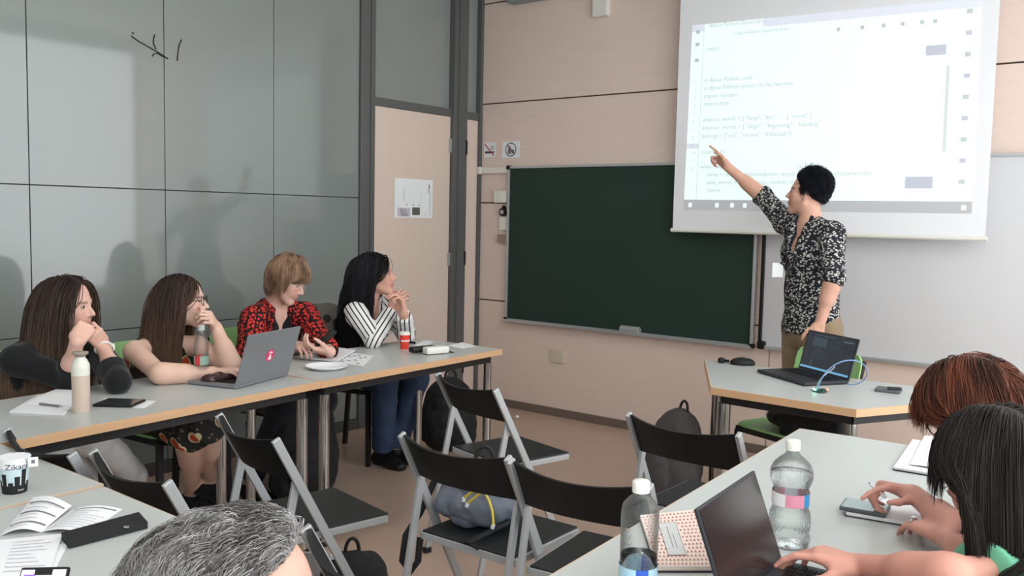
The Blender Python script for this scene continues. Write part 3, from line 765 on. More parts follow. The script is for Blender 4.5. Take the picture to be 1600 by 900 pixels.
bag('black rucksack standing under the joint of the two wall-side tables', (0.93, -2.46, 0), math.radians(80), 0.38, 0.24, 0.62, M['fabric_black'], seed=17)
# taupe tote with two dark eyelets between two of the women
t = empty('tote_bag', (0.50, -1.96, 0.46), 0, 'taupe tote bag with two dark eyelets behind the striped shirt', 'bag')
o = np.array((0.50, -1.96, 0.46)); B = rotz(math.radians(-38))
soft('bag_body', [el(o+V3(0, 0, .2), B, (.10, .20, .21), .05), el(o+V3(0, 0, .32), B, (.07, .17, .16), .05)], .008, M['fabric_taupe'], t, o, .016, 10, 1, 4)
for k, (u, v) in enumerate(((511, 497), (526, 503))):
    p = at(u, v, x=0.60)-o; b = MB(); b.tube([p, p+V3(.02, -.015, 0)], .021, 14); b.build('eyelet', M['black'], t)
soft('black_jacket', [el(V3(2.96, -1.08, .505), rotz(-.35), (.16, .16, .05), .04), fc(V3(2.95, -1.255, .52), V3(3.22, -1.34, .52), .032, .032, V3(0, 0, 1), 2.9, .03), fc(V3(2.95, -1.16, .53), V3(3.12, -1.22, .53), .05, .05, V3(0, 0, 1), 1.4, .04)], .008, M['fabric_black'], None, (0, 0, 0), .01, 14)
tag(bpy.data.objects['black_jacket'], 'black jacket heaped on the green chair under the presenter desk', 'jacket')

# ------------------------------------------------------------------ bottles, cups, plates
def clear_plastic():
    m = bpy.data.materials.new('clear_plastic'); m.use_nodes = True; N, L = nt(m); p = N['Principled BSDF']
    tr = N.new('ShaderNodeBsdfTransparent'); tr.inputs[0].default_value = (0.985, 0.99, 0.99, 1)
    gl = N.new('ShaderNodeBsdfGlossy'); gl.inputs['Roughness'].default_value = 0.06
    fr = N.new('ShaderNodeFresnel'); fr.inputs[0].default_value = 1.5
    ad = N.new('ShaderNodeMath'); ad.operation = 'MULTIPLY_ADD'; ad.inputs[1].default_value = 0.8; ad.inputs[2].default_value = 0.02
    nz = N.new('ShaderNodeTexNoise'); nz.inputs['Scale'].default_value = 45; bp = N.new('ShaderNodeBump'); bp.inputs['Strength'].default_value = 0.35; bp.inputs['Distance'].default_value = .004
    L.new(nz.outputs[0], bp.inputs['Height']); L.new(bp.outputs[0], gl.inputs['Normal']); L.new(bp.outputs[0], fr.inputs['Normal'])
    mx = N.new('ShaderNodeMixShader'); L.new(fr.outputs[0], ad.inputs[0]); L.new(ad.outputs[0], mx.inputs[0]); L.new(tr.outputs[0], mx.inputs[1]); L.new(gl.outputs[0], mx.inputs[2])
    L.new(mx.outputs[0], N['Material Output'].inputs[0]); return m
M['pet'] = clear_plastic()
M['water2'] = mat('bottle_water', (0.96, 0.985, 0.99, 1), 0.0, trans=1.0, ior=1.12, var=0)
def bottle(p, label, prof, level, cap_m, cap_r, lab=None, rz=0.0, name='water_bottle', zs=1.0):
    prof = [(r, z*zs) for r, z in prof]; level = level*zs if level else None
    if lab: lab = (lab[0]*zs, lab[1]*zs)+tuple(lab[2:])
    t = empty(name, tuple(p), rz, label, 'bottle')
    b = MB(); b.lathe(prof, seg=40); b.build('bottle_shell', M['pet'], t)
    if level:
        wp = [(max(r-.0015, 0), z+.001) for r, z in prof if z < level]; wp.append((np.interp(level, [z for r, z in prof], [r for r, z in prof])-.0015, level)); wp.append((0.0, level)); wp = [(0.0, .002)]+wp
        b = MB(); b.lathe(wp, seg=40); b.build('water', M['water2'], t)
    H = prof[-1][1]
    b = MB(); b.lathe([(cap_r, H-.006), (cap_r, H+.013), (cap_r-.002, H+.016), (0, H+.016)], seg=24); b.build('cap', cap_m, t)
    if lab:
        (z0, z1, r, mats, cols) = lab; n = 48; vs = []; 
        for z in (z0, z1): vs += [(r*math.cos(2*PI*k/n), r*math.sin(2*PI*k/n), z) for k in range(n)]
        b = MB()
        for k in range(n): b._add([vs[k], vs[(k+1) % n], vs[n+(k+1) % n], vs[n+k]], [[0, 1, 2, 3]], cols[k*len(cols)//n], True)
        b.build('label', mats, t)
    return t
pr = [(.030, 0), (.042, .004), (.045, .02), (.044, .035), (.0405, .042), (.044, .05), (.045, .075), (.043, .095), (.038, .108), (.0395, .115), (.040, .155), (.037, .163), (.042, .176), (.046, .19), (.0455, .212), (.040, .228), (.028, .244), (.016, .256), (.0135, .262), (.0135, .275)]
pink = [mat('label_pink', rgb(226, 150, 170), .4, var=.25, scale=40), mat('label_blue', rgb(52, 150, 205), .4), mat('label_white', rgb(228, 226, 230), .4)]
bottle(up_(1232, 851, z=.74)*[1, 1, 0]+[0, 0, .74], 'large clear water bottle with pink label standing on the right table', pr, .205, M['white_plastic'], .0155, (.118, .153, .0405, pink, [0, 0, 2, 0, 1, 0, 2, 2, 0, 0, 1, 0]), rz=.6, zs=.80)
pr = [(.026, 0), (.034, .004), (.036, .02), (.0355, .1), (.036, .16), (.036, .20), (.033, .218), (.022, .234), (.0145, .242), (.0145, .256)]
bl = [mat('label_lightblue', rgb(176, 212, 230), .4, var=.15, scale=50), mat('label_deepblue', rgb(50, 90, 190), .4)]
bottle(up_(996, 928, z=.74)*[1, 1, 0]+[0, 0, .74], 'half-empty clear water bottle with white cap and blue label at the bottom edge', pr, .098, M['white_plastic'], .0165, (.02, .075, .0368, bl, [0, 0, 1, 0, 0, 1, 0, 0, 1, 0]), zs=.80)
pr = [(.018, 0), (.027, .004), (.029, .02), (.028, .1), (.029, .15), (.026, .18), (.016, .20), (.0125, .206), (.0125, .222)]
lg = [mat('label_green', rgb(150, 180, 165), .5, var=.2, scale=40), mat('label_orange', rgb(220, 96, 60), .5), mat('label_red', rgb(210, 60, 70), .5)]
bottle(up_(315, 597, z=.74)*[1, 1, 0]+[0, 0, .74], 'slim clear water bottle beside the grey laptop', pr, None, mat('cap_clear', rgb(180, 180, 176), .4), .0145, (.075, .112, .0296, lg, [0, 0, 0, 1, 0, 0, 2, 0]))
t = empty('thermos_flask', tuple(up_(127, 643, z=.74)*[1, 1, 0]+[0, 0, .74]), 0, 'beige and white insulated flask on the table before the black jumper', 'flask')
b = MB(); b.lathe([(.027, 0), (.029, .004), (.0295, .13), (.0295, .138)], seg=32); b.build('flask_body', mat('flask_beige', rgb(206, 186, 172), .35), t)
b = MB(); b.lathe([(.0298, .138), (.030, .165), (.029, .178), (.022, .195), (.0165, .202), (.016, .208)], seg=32); b.build('flask_cup', M['white_plastic'], t)
b = MB(); b.lathe([(.0175, .206), (.018, .212), (.026, .216), (.026, .224), (.012, .226), (0, .226)], seg=28); b.build('flask_lid', mat('flask_lid', rgb(150, 140, 128), .5), t)
t.scale = (1, 1, .94)
t = empty('paper_cup', tuple(up_(632, 545, z=.74)*[1, 1, 0]+[0, 0, .74]), 0, 'red paper cup with white lid on the table near the striped shirt', 'cup')
b = MB(); b.lathe([(.021, 0), (.022, .002), (.028, .078)], seg=32); b.build('cup_body', M['red'], t)
b = MB(); b.lathe([(.0295, .076), (.030, .080), (.0285, .083), (.027, .09), (.024, .091), (.022, .087), (0, .087)], seg=32); b.build('cup_lid', M['white_plastic'], t)
b = MB()
for k, a in enumerate((-75, -40, -5, 30, 120, 200)):
    a = math.radians(a); r = .0262
    b.box((r*math.cos(a), r*math.sin(a), .045), (.0012, .010, .007), rot=a); b.box((r*math.cos(a+.25), r*math.sin(a+.25), .045), (.0012, .004, .010), rot=a+.25)
b.build('cup_print', M['paper'], t)
# patterned paper cup
t = empty('paper_cup', tuple(up_(23, 768, z=.74)*[1, 1, 0]+[0, 0, .74]), 0, 'white paper cup with black dripping paint pattern and tea tag', 'cup')
b = MB(); n = 64; R0, R1, HC = .0275, .037, .088
def cr(z): return R0+(R1-R0)*z/HC
def drip(a):
    k = int(a/(2*PI)*13) % 13; f = (a/(2*PI)*13) % 1; hh = [.062, .03, .066, .05, .025, .056, .04, .028, .06, .035, .052, .03, .045][k]
    return .022 if (f < .2) else hh
for k in range(n):
    a0, a1 = 2*PI*k/n, 2*PI*(k+1)/n; zd = drip((a0+a1)/2)
    for (z0, z1, mi) in ((0, zd, 1), (zd, .066, 2), (.066, HC, 0)):
        if z1 <= z0: continue
        b._add([(cr(z0)*math.cos(a0), cr(z0)*math.sin(a0), z0), (cr(z0)*math.cos(a1), cr(z0)*math.sin(a1), z0), (cr(z1)*math.cos(a1), cr(z1)*math.sin(a1), z1), (cr(z1)*math.cos(a0), cr(z1)*math.sin(a0), z1)], [[0, 1, 2, 3]], mi, True)
b.lathe([(0, .006), (R0-.002, .006), (R1-.0015, HC)], seg=48)
b.lathe([(R1-.001, HC-.001), (R1+.0015, HC), (R1+.001, HC+.002), (R1-.0015, HC+.001)], seg=48)
b.build('cup_body', [M['paper'], M['black'], mat('cup_paleblue', rgb(196, 214, 220), .5)], t)
b = MB(); vs, fs = text_mesh('Zikani', .022, Matrix.Identity(4), 0.0003); xm = max(v[0] for v in vs)
a_c = math.atan2(CY-t.location[1], CX-t.location[0])
def wrap(v): z = .068+v[1]*.9-.004; r = cr(z)+.0006+v[2]*.5; a = a_c+.15+(v[0]-xm/2)/r; return (r*math.cos(a), r*math.sin(a), z)
b._add([wrap(v) for v in vs], fs, 0)
vs, fs = text_mesh('kawa', .007, Matrix.Identity(4), 0.0003)
def wrap2(v): z = .008+v[1]; r = cr(z)+.0006+v[2]*.5; a = a_c+.25+v[0]/r; return (r*math.cos(a), r*math.sin(a), z)
b._add([wrap2(v) for v in vs], fs, 1)
b.build('cup_lettering', [M['ink_dark'], M['paper']], t)
a = a_c+.95; b = MB(); b.box(((R1+.014)*math.cos(a), (R1+.014)*math.sin(a), .078), (.022, .001, .024), rot=a_c+PI/2-.05); b.box(((R1+.014)*math.cos(a)+.0008*math.cos(a_c), (R1+.014)*math.sin(a)+.0008*math.sin(a_c), .079), (.008, .0006, .009), rot=a_c+PI/2-.05, mi=1)
b.tube([(R1*math.cos(a-.25), R1*math.sin(a-.25), HC+.002), (cr(.075)*1.03*math.cos(a-.1), cr(.075)*1.03*math.sin(a-.1), .076)], .0006, 5, 1); b.build('tea_tag', [M['paper'], M['ink']], t)
p = up_(510, 576, z=.74)
b = MB(); b.lathe([(0, .002), (.062, .002), (.068, .004), (.088, .013), (.095, .0165), (.0965, .0155), (.089, .0105), (.069, .001), (.06, 0), (0, 0)][::-1], seg=48)
o = b.build('paper_plate', M['paper']); o.location = (p[0], p[1], .74); tag(o, 'empty white round paper plate on the table beside the laptop', 'plate')

t = empty('paper_ball', tuple(at(808, 651, z=.012)), 0, 'tiny white crumpled paper ball lying on the bare floor near the front wall', 'paper ball')
soft('ball', [el(np.array(t.location), rotz(.3), (.014, .012, .011), .004)], .002, M['paper'], t, np.array(t.location), .003, 90)
# ------------------------------------------------------------------ papers, notebooks, phones
def T(u, v, z=.7405): return np.array(at(u, v, z=z))
def quadgrid(C, n=10, curl=None, th=0.0006):
    """a sheet between four corners (a,b,c,d) with optional curl height function f(u,v)"""
    C = [np.array(c) for c in C]; V = []; F = []
    for k in range(2):
        for i in range(n+1):
            for j in range(n+1):
                u, v = i/n, j/n; p = (1-u)*(1-v)*C[0]+u*(1-v)*C[1]+u*v*C[2]+(1-u)*v*C[3]
                V.append(p+V3(0, 0, (curl(u, v) if curl else 0)+(th if k else 0)))
    A = (n+1)**2
    def I(i, j, k=0): return k*A+i*(n+1)+j
    for i in range(n):
        for j in range(n):
            F.append([I(i, j, 1), I(i+1, j, 1), I(i+1, j+1, 1), I(i, j+1, 1)]); F.append([I(i, j), I(i, j+1), I(i+1, j+1), I(i+1, j)])
        F.append([I(i, 0), I(i+1, 0), I(i+1, 0, 1), I(i, 0, 1)]); F.append([I(i+1, n), I(i, n), I(i, n, 1), I(i+1, n, 1)])
    for j in range(n):
        F.append([I(0, j+1), I(0, j), I(0, j, 1), I(0, j+1, 1)]); F.append([I(n, j), I(n, j+1), I(n, j+1, 1), I(n, j, 1)])
    return V, F
def lerp4(C, u, v): C = [np.array(c) for c in C]; return (1-u)*(1-v)*C[0]+u*(1-v)*C[1]+u*v*C[2]+(1-u)*v*C[3]
def sheet(label, C, curl=None, lines=(), th=0.0008, name='paper_sheet', m=None, cat='paper', thick_m=None):
    o0 = np.mean([np.array(c) for c in C], 0); t = empty(name, tuple(o0), 0, label, cat)
    b = MB(); V, F = quadgrid([np.array(c)-o0 for c in C], 10, curl, th); b._add(V, F, 0, False); b.build('page', m or M['paper'], t)
    if lines:
        b = MB()
        for (u0, v0, u1, v1, mi) in lines:
            k = 6
            for s_ in range(k):
                ua, ub = u0+(u1-u0)*s_/k, u0+(u1-u0)*(s_+1)/k
                P_ = [lerp4(C, a, c_)-o0+V3(0, 0, (curl(a, c_) if curl else 0)+th+.0006) for a, c_ in ((ua, v0), (ub, v0), (ub, v1), (ua, v1))]
                b._add(P_, [[0, 1, 2, 3]], mi)
        b.build('print', [M['ink'], M['ink_dark'], mat('ink_faint', rgb(196, 196, 202), .8)], t)
    return t
def tl(n, v0=.1, dv=.09, u0=.08, u1=.9, mi=2, w=.012, seed=1):
    r = random.Random(seed); return [(u0, v0+k*dv, u0+(u1-u0)*r.uniform(.5, 1), v0+k*dv+w, mi) for k in range(n)]
def slab(label, C, th, name, cat, m_top, m_side=None, cover=None, extra=None):
    """a thick pad: page block with a cover under it"""
    o0 = np.mean([np.array(c) for c in C], 0); t = empty(name, tuple(o0), 0, label, cat); c0 = [np.array(c)-o0 for c in C]
    cen = np.mean(c0, 0)
    z0 = 0
    if cover:
        V, F = quadgrid([cen+(c-cen)*1.03 for c in c0], 2, None, .002); b = MB(); b._add(V, F); b.build('cover', cover, t); z0 = .0021
    V, F = quadgrid([c+V3(0, 0, z0) for c in c0], 2, None, th); b = MB(); b._add(V, F); b.build('pages', m_top, t)
    return t, o0, c0, z0+th
# left table B
C = [T(15, 645), T(100, 649), T(128, 622), T(60, 619)]
t, o0, c0, zt = slab('white notepad with a pen on it beside the insulated flask', C, .006, 'notepad', 'notepad', M['paper'])
b = MB(); V, F = quadgrid([lerp4(c0, .1, .4)+V3(0, 0, zt), lerp4(c0, .95, .45)+V3(0, 0, zt), lerp4(c0, 1.0, 1.25)+V3(0, 0, zt+.008), lerp4(c0, .3, 1.2)+V3(0, 0, zt+.01)], 6, lambda u, v: .006*math.sin(PI*v), .001); b._add(V, F); b.build('turned_page', M['paper'], t)
def pen(label, a, c, r=.0045, m=None, name='pen'):
    a = np.array(a); c = np.array(c); t = empty(name, tuple(a), 0, label, 'pen'); d = c-a
    b = MB(); b.tube([V3(0, 0, 0), d*.85], r, 10); b.build('barrel', m or M['black_plastic'], t)
    b = MB(); b.tube([d*.85, d], [r*.9, r*.25], 10); b.build('tip', M['chrome'], t); b = MB(); b.bar(d*.02+V3(0, 0, r), d*.3+V3(0, 0, r), .002, .0015); b.build('clip', M['chrome'], t)
pen('short silver-clipped pen lying on the notepad near the flask', T(62, 631, .752), T(98, 635, .752), .004, M['ink'])
sheet('loose white sheet under the dark phone on the table by the glass wall', [T(145, 634), T(225, 638), T(244, 627), T(165, 622)], lines=tl(4, seed=2))
def phone(label, C, th=.008, scr=None, case=None, name='smartphone'):
    o0 = np.mean([np.array(c) for c in C], 0); c0 = [np.array(c)-o0 for c in C]; t = empty(name, tuple(o0), 0, label, 'phone')
    cen = np.mean(c0, 0); x = nrm(c0[1]-c0[0]); y = nrm(np.cross(np.cross(x, c0[3]-c0[0]), x)); z = np.cross(x, y)
    w = np.linalg.norm(c0[1]-c0[0]); l = np.linalg.norm(c0[3]-c0[0])
    R = np.stack([x, y, z], 1)
    b = MB(); b.box(cen+z*th/2, (w, l, th), R, 0, .0035 if th > .007 else .002); b.build('phone_body', case or M['black_plastic'], t)
    b = MB(); b.box(cen+z*(th+.0002), (w*.92, l*.94, .0008), R); b.build('phone_screen', scr or M['glass_dark'], t)
    return t, R, cen, w, l
M['glass_dark'] = mat('dark_screen_glass', rgb(52, 58, 64), 0.08, spec=.6, coat=.6, coatr=.03, var=0)
phone('dark smartphone lying on a sheet by the insulated flask', [T(150, 635, .742), T(212, 637, .742), T(222, 627, .742), T(163, 625, .742)])
# things between flask and laptop
b = MB(); b.bar(T(276, 597, .744), T(308, 598, .744), .014, .008, bev=.002); tag(b.build('white_stylus_case', M['paper']), 'thin white strip lying by the bare forearm', 'case')
t = empty('sunglasses_pouch', tuple(T(347, 600, .74)), 0, 'dark brown crumpled pouch in front of the grey laptop', 'pouch'); o = T(347, 600, .74)
soft('pouch_body', [fc(o+V3(-.015, -.05, .02), o+V3(-.05, .09, .028), .022, .028, nrm(V3(1, .4, 0)), 1.7, .02)], .004, mat('maroon_leather', rgb(62, 34, 36), .25, var=.3, scale=14, bump=.4, bscale=60, spec=.7), t, o, .006, 26, 1, 3)
# table A
C = [T(469, 561), T(527, 566), T(556, 549), T(508, 543)]
slab('white notebook under the phone-holding hands of the red shirt', C, .007, 'notebook', 'notebook', M['paper'], cover=M['ink_dark'])
sheet('printed white leaflet with grey text next to the notebook', [T(527, 566), T(568, 572), T(584, 556), T(548, 551)], lines=[(.05+.2*k, .1+.12*(k % 3), .2+.2*k, .16+.12*(k % 3), 0) for k in range(4)]+[(.1+.15*k, .6+.1*(k % 3), .22+.15*k, .66+.1*(k % 3), 0) for k in range(5)])
pen('dark pen lying beside the paper sheet behind the red cup', T(640, 535, .745), T(652, 536, .745), .006, M['black_plastic'], 'marker_pen')
sheet('white sheet of paper behind the black and white case', [T(640, 543), T(655, 547), T(678, 534), T(664, 532)])
t = empty('eyeglass_case', tuple(T(678, 546, .74)), 0, 'black and white glasses case at the end of the far left table', 'case'); o = T(678, 546, .74)
a = T(663, 548, .762); c = T(699, 545, .762)
b = MB(); d = nrm(c-a); n_ = nrm(np.cross(d, V3(0, 0, 1))); R = np.stack([d, n_, V3(0, 0, 1)], 1)
b.box((a+c)/2-o, (.135, .055, .036), R, 0, .012); b.build('white_half', M['white_plastic'], t)
b = MB(); b.box((a+c)/2-o-n_*.055-d*.045, (.15, .05, .032), R, 0, .014); b.build('black_half', M['black_plastic'], t)
pen('slim dark pen at the end of the far left table', T(700, 549, .745), T(710, 551, .745), .003, M['ink_dark'])
sheet('clear-edged white card lying at the far table corner', [T(700, 540), T(722, 545), T(745, 541), T(722, 535)], th=.001)
# left foreground table
arch = lambda a, p=0: (lambda u, v: a*math.sin(PI*min(1, max(0, v*.9+p)))*(1-.2*u))
sheet('open booklet left page with grey headings, curling up on the foreground table', [T(0, 838), T(64, 832), T(112, 797), T(52, 784)], curl=lambda u, v: .012*math.sin(PI*u)+.01*v, lines=[(.05, .18, .95, .23, 0), (.05, .5, .95, .54, 0), (.05, .8, .95, .84, 0)]+tl(7, .1, .11, .08, .9, 2, .02, 4), name='booklet', cat='booklet')
sheet('open booklet right page lying flat beside the black pencil case', [T(64, 832), T(134, 836), T(191, 796), T(112, 797)], curl=lambda u, v: .010*math.sin(PI*u), lines=[(.1, .88, .95, .92, 0)]+tl(8, .1, .095, .08, .95, 2, .02, 5), name='booklet', cat='booklet')
sheet('printed white sheet nearest the bottom left corner of the table', [T(-30, 905), T(76, 902), T(99, 834), T(-10, 845)], curl=lambda u, v: .004*math.sin(PI*v), lines=tl(9, .12, .09, .3, .95, 2, .02, 6))
sheet('blank white sheet half covered by the printed sheet at bottom left', [T(20, 912, .7402), T(78, 908, .7402), T(106, 850, .7402), T(50, 850, .7402)])
t = empty('pencil_case', tuple(T(165, 835, .74)), 0, 'long flat black case lying on the foreground table papers', 'case'); o = T(165, 835, .74)
q = [T(96, 843)-o, T(108, 858)-o, T(231, 826)-o, T(217, 810)-o]
b = MB(); b.prism([(p[0], p[1]) for p in q][::1], .0015, .016); b.build('case_body', M['black'], t)
b = MB(); p = T(198, 823, .758)-o; b.box(p, (.012, .008, .003), rot=.6, bev=.001); b.build('clasp', M['chrome'], t)
# right table
C = [T(1396, 734, .741), T(1482, 748, .741), T(1500, 700, .741), T(1426, 690, .741)]
t, o0, c0, zt = slab('stack of white papers on a black folder at the far right of the table', C, .006, 'paper_stack', 'papers', M['paper'], cover=M['black'])
b = MB(); V, F = quadgrid([lerp4(c0, .25, .12)+V3(0, 0, zt+.002), lerp4(c0, 1, .1)+V3(0, 0, zt+.001), lerp4(c0, 1.05, 1.05)+V3(0, 0, zt+.004), lerp4(c0, .22, 1.1)+V3(0, 0, zt+.008)], 6, lambda u, v: .004*math.sin(PI*u), .001); b._add(V, F); b.build('top_sheet', M['paper'], t)
C = [T(1322, 806, .741), T(1440, 826, .741), T(1500, 800, .741), T(1385, 785, .741)]
slab('white notebook under the grey phone on the right table', C, .008, 'notebook', 'notebook', M['paper'], cover=M['ink_dark'])
M['screen_grey'] = mat('phone_glass_grey', rgb(128, 142, 148), 0.12, spec=.6, coat=.5, coatr=.05, var=0)
phone('grey smartphone lying on the white notebook at right', [T(1311, 797, .752), T(1384, 810, .752), T(1391, 795, .752), T(1322, 783, .752)], th=.010, scr=M['screen_grey'], case=mat('phone_case_grey', rgb(84, 88, 92), .5))
# patterned notebook
C = [T(1026, 893, .741), T(1122, 893, .741), T(1092, 802, .741), T(1000, 812, .741)]
t, o0, c0, zt = slab('notebook with small red and white patterned cover beside the open laptop', C, .009, 'notebook', 'notebook', mat('notebook_cream', rgb(236, 218, 208), .6), cover=M['ink_dark'])
r_ = [mat('print_rose', rgb(188, 112, 104), .7), mat('print_label', rgb(206, 206, 206), .6), M['ink']]
b = MB()
def cell(u0, v0, u1, v1, mi, lift=.0006): b._add([lerp4(c0, a, c_)+V3(0, 0, zt+lift) for a, c_ in ((u0, v0), (u1, v0), (u1, v1), (u0, v1))], [[0, 1, 2, 3]], mi)
for i in range(15):
    for j in range(15):
        u = .02+i*.065+(.02 if j % 2 else 0); v = .02+j*.065
        if u < .97 and not (.22 < u < .56 and .15 < v < .78): cell(u, v, u+.034, v+.018, 0); cell(u+.012, v+.018, u+.024, v+.034, 0)
cell(.24, .17, .54, .78, 2, .0006); cell(.25, .18, .53, .77, 1, .0009); cell(.36, .3, .37, .7, 2, .0012); cell(.42, .3, .43, .55, 2, .0012)
b.build('cover_print', r_, t)

# ------------------------------------------------------------------ laptops
def laptop(label, HL, HR, depth, lid_h, tilt, body_m, scr_m, side=1, sticker=False, keys=True, lines=None):
    """HL and HR: hinge ends seen by the user from left to right; side gives the user side; tilt is the lid's lean back from upright"""
    HL = np.array(HL); HR = np.array(HR); o = (HL+HR)/2; x = nrm(HR-HL); w = np.linalg.norm(HR-HL); yb = np.cross(V3(0, 0, 1), x)  # away from the user
    t = empty('laptop', tuple(o), 0, label, 'laptop'); R = np.stack([x, yb, V3(0, 0, 1)], 1)
    b = MB(); b.box(-yb*depth/2+V3(0, 0, .008), (w, depth, .014), R, 0, .003); b.build('base', body_m, t)
    b = MB()
    for i in range(14):
        for j in range(5): b.box(x*(-w*.44+w*.88*(i+.5)/14)-yb*(depth*.12+depth*.42*(j+.5)/5)+V3(0, 0, .0158), (w*.88/14*.82, depth*.42/5*.8, .002), R)
    b.build('keyboard', M['black_plastic'], t)
    b = MB(); b.box(-yb*depth*.78+V3(0, 0, .0153), (w*.3, depth*.3, .0012), R); b.build('touchpad', body_m if body_m != M['black_plastic'] else M['seat_plastic'], t)
    zl = nrm(V3(0, 0, math.cos(tilt))+yb*math.sin(tilt)); nl = np.cross(zl, x)   # nl points away from the user
    RL = np.stack([x, nl, zl], 1)
    b = MB(); b.box(zl*lid_h/2+V3(0, 0, .012), (w, .007, lid_h), RL, 0, .0025); lid = b.build('lid', body_m, t)
    b = MB(); b.box(zl*(lid_h/2+.004)+V3(0, 0, .012)-nl*.0038, (w*.95, .001, lid_h*.9), RL); sc = b.build('screen', scr_m, lid)
    if lines:
        b = MB(); ms = []
        for (u0, v0, u1, v1, mi) in lines:
            b.box(x*(-.475*w+.95*w*(u0+u1)/2)+zl*(lid_h*(.955-.9*(v0+v1)/2))+V3(0, 0, .012)-nl*.0046, ((u1-u0)*w*.95, .0006, (v1-v0)*lid_h*.9), RL, mi)
        b.build('screen_content', lines_m, lid)
    if sticker:
        b = MB(); n = 32; c = zl*lid_h*.5+x*w*.0+V3(0, 0, .012)+nl*.0045; r = .026
        b._add([c+(x*math.cos(2*PI*k/n)+zl*math.sin(2*PI*k/n))*r for k in range(n)]+[c+nl*.0004+(x*math.cos(2*PI*k/n)+zl*math.sin(2*PI*k/n))*r for k in range(n)], [list(range(n, 2*n)), list(range(n))[::-1]]+[[k, (k+1) % n, n+(k+1) % n, n+k] for k in range(n)], 0)
        c2 = c+nl*.0012
        for (px, pz, wx, wz) in ((-.0, .012, .026, .004), (-.0, .017, .016, .002)): b.box(c2-x*px+zl*pz, (wx, .0006, wz), RL, 1)
        b._add([c2+x*-.012+zl*-.018, c2+x*.012+zl*-.018, c2+x*.003+zl*.006, c2+x*-.003+zl*.006], [[0, 1, 2, 3], [3, 2, 1, 0]], 1)
        b.build('sticker', [mat('sticker_pink', rgb(228, 52, 108), .5), M['paper']], lid)
    return t, x, yb, o, w, zl, nl
M['laptop_grey'] = mat('laptop_grey', rgb(136, 138, 142), .42, .35, var=.02)
M['laptop_black'] = mat('laptop_black', rgb(40, 42, 48), .4, .1, var=.05)
def screen_mat(name, c, s, base=(0.012, 0.013, 0.016, 1)):
    m = mat(name, base, .09, emit=c, estr=s, var=0, spec=.5, coat=.5, coatr=.02); return m
lines_m = [screen_mat('code_panel', rgb(70, 96, 110), .35), screen_mat('code_line', rgb(130, 160, 175), .35), screen_mat('taskbar_blue', rgb(120, 195, 240), .75), screen_mat('code_panel_dark', rgb(46, 54, 66), .3)]
h0 = T(367.5, 608, .742); h1 = T(450, 586.5, .742)
laptop('open grey laptop with round pink sticker, its lid back to the camera', h1, h0, .24, .218, .30, M['laptop_grey'], screen_mat('laptop_screen_lit', rgb(200, 210, 220), .3), sticker=True)
HL = T(1248, 579, .742); HR = T(1326, 600, .742)
code = [(0, .93, 1, .985, 2), (.02, .03, .12, .9, 3), (.14, .03, .6, .07, 0), (.14, .1, .44, .36, 0)]+[(.16+.02*(k % 3), .40+.045*k, .16+.02*(k % 3)+.2+.1*((k*7) % 4)/3, .412+.045*k, 0) for k in range(7)]+[(.5+.01*k, .13+.05*k, .7+.04*(k % 3), .142+.05*k, 0) for k in range(5)]+[(.75, .08, .95, .11, 1), (.2, .75, .21, .9, 1)]
Lp, lx, lyb, lo, lw, lzl, lnl = laptop('black laptop showing dark code with a blue bar, on the presenter desk', HL, HR, .235, .192, .26, M['laptop_black'], screen_mat('laptop_screen_code', rgb(26, 34, 46), .5), lines=code)
TRp = V3(3.745, -3.588, .93); 
HRd = V3(3.812, -3.555, .742); HLd = V3(3.834, -3.868, .742)
laptop('black laptop with dark mirror-like screen on the right table under typing hands', HLd, HRd, .22, .19, .36, M['laptop_black'], mat('laptop_screen_painted_reflection', rgb(30, 24, 24), .22, emit=rgb(60, 44, 40), estr=.25, var=.3, scale=6, spec=.25), lines=None)  # faint brown glow stands in for arms reflected in the screen
# things on the presenter's desk
t = empty('computer_mouse', tuple(T(1160, 570, .74)), 0, 'black computer mouse on the left of the presenter desk', 'mouse'); o = T(1160, 570, .74)
soft('mouse_body', [el(o+V3(0, 0, .008), rotz(.5), (.062, .036, .03), .01, clip=[(o+V3(0, 0, .001), (0, 0, -1))])], .003, M['black_plastic'], t, o)
b = MB(); b.tube([(.012, 0.0, .036), (.024, .006, .034)], .004, 8); b.build('wheel', M['ink'], t)
t = empty('usb_receiver', tuple(T(1127, 567, .74)), 0, 'tiny black round dongle left of the mouse', 'dongle')
b = MB(); b.lathe([(.014, 0), (.018, .006), (.017, .022), (.008, .027), (0, .028)], seg=16); b.box((.02, .01, .012), (.03, .015, .012)); b.build('dongle_body', M['black_plastic'], t)
t = empty('wallet', tuple(T(1388, 612, .74)), 0, 'dark grey folded wallet on the right of the presenter desk', 'wallet')
b = MB(); b.box((0, 0, .008), (.10, .075, .016), rot=.1, bev=.005); b.build('wallet_body', mat('wallet_grey', rgb(92, 94, 98), .5), t)
b = MB(); b.box((.03, -.02, .021), (.055, .03, .01), rot=.35, bev=.004); b.build('key_fob', M['ink_dark'], t)
t = empty('circuit_board', tuple(T(1281, 612, .742)), 0, 'small circuit board with glowing green and red lights wired to the laptop', 'circuit board'); o = T(1281, 612, .742)
b = MB(); b.box((0, 0, .004), (.055, .045, .003), rot=-.5); b.box((.012, .004, .009), (.02, .02, .008), rot=-.5); b.build('board', mat('pcb', rgb(40, 70, 66), .5), t)
b = MB(); 
for dx, dy in ((-.02, -.012), (-.012, -.02), (-.028, .0)): b.lathe([(.0042, 0), (.0042, .004), (0, .007)], (dx, dy, .006), 10)
b.build('green_led', mat('led_green', rgb(120, 255, 200), .4, emit=rgb(110, 255, 205), estr=5, var=0), t)
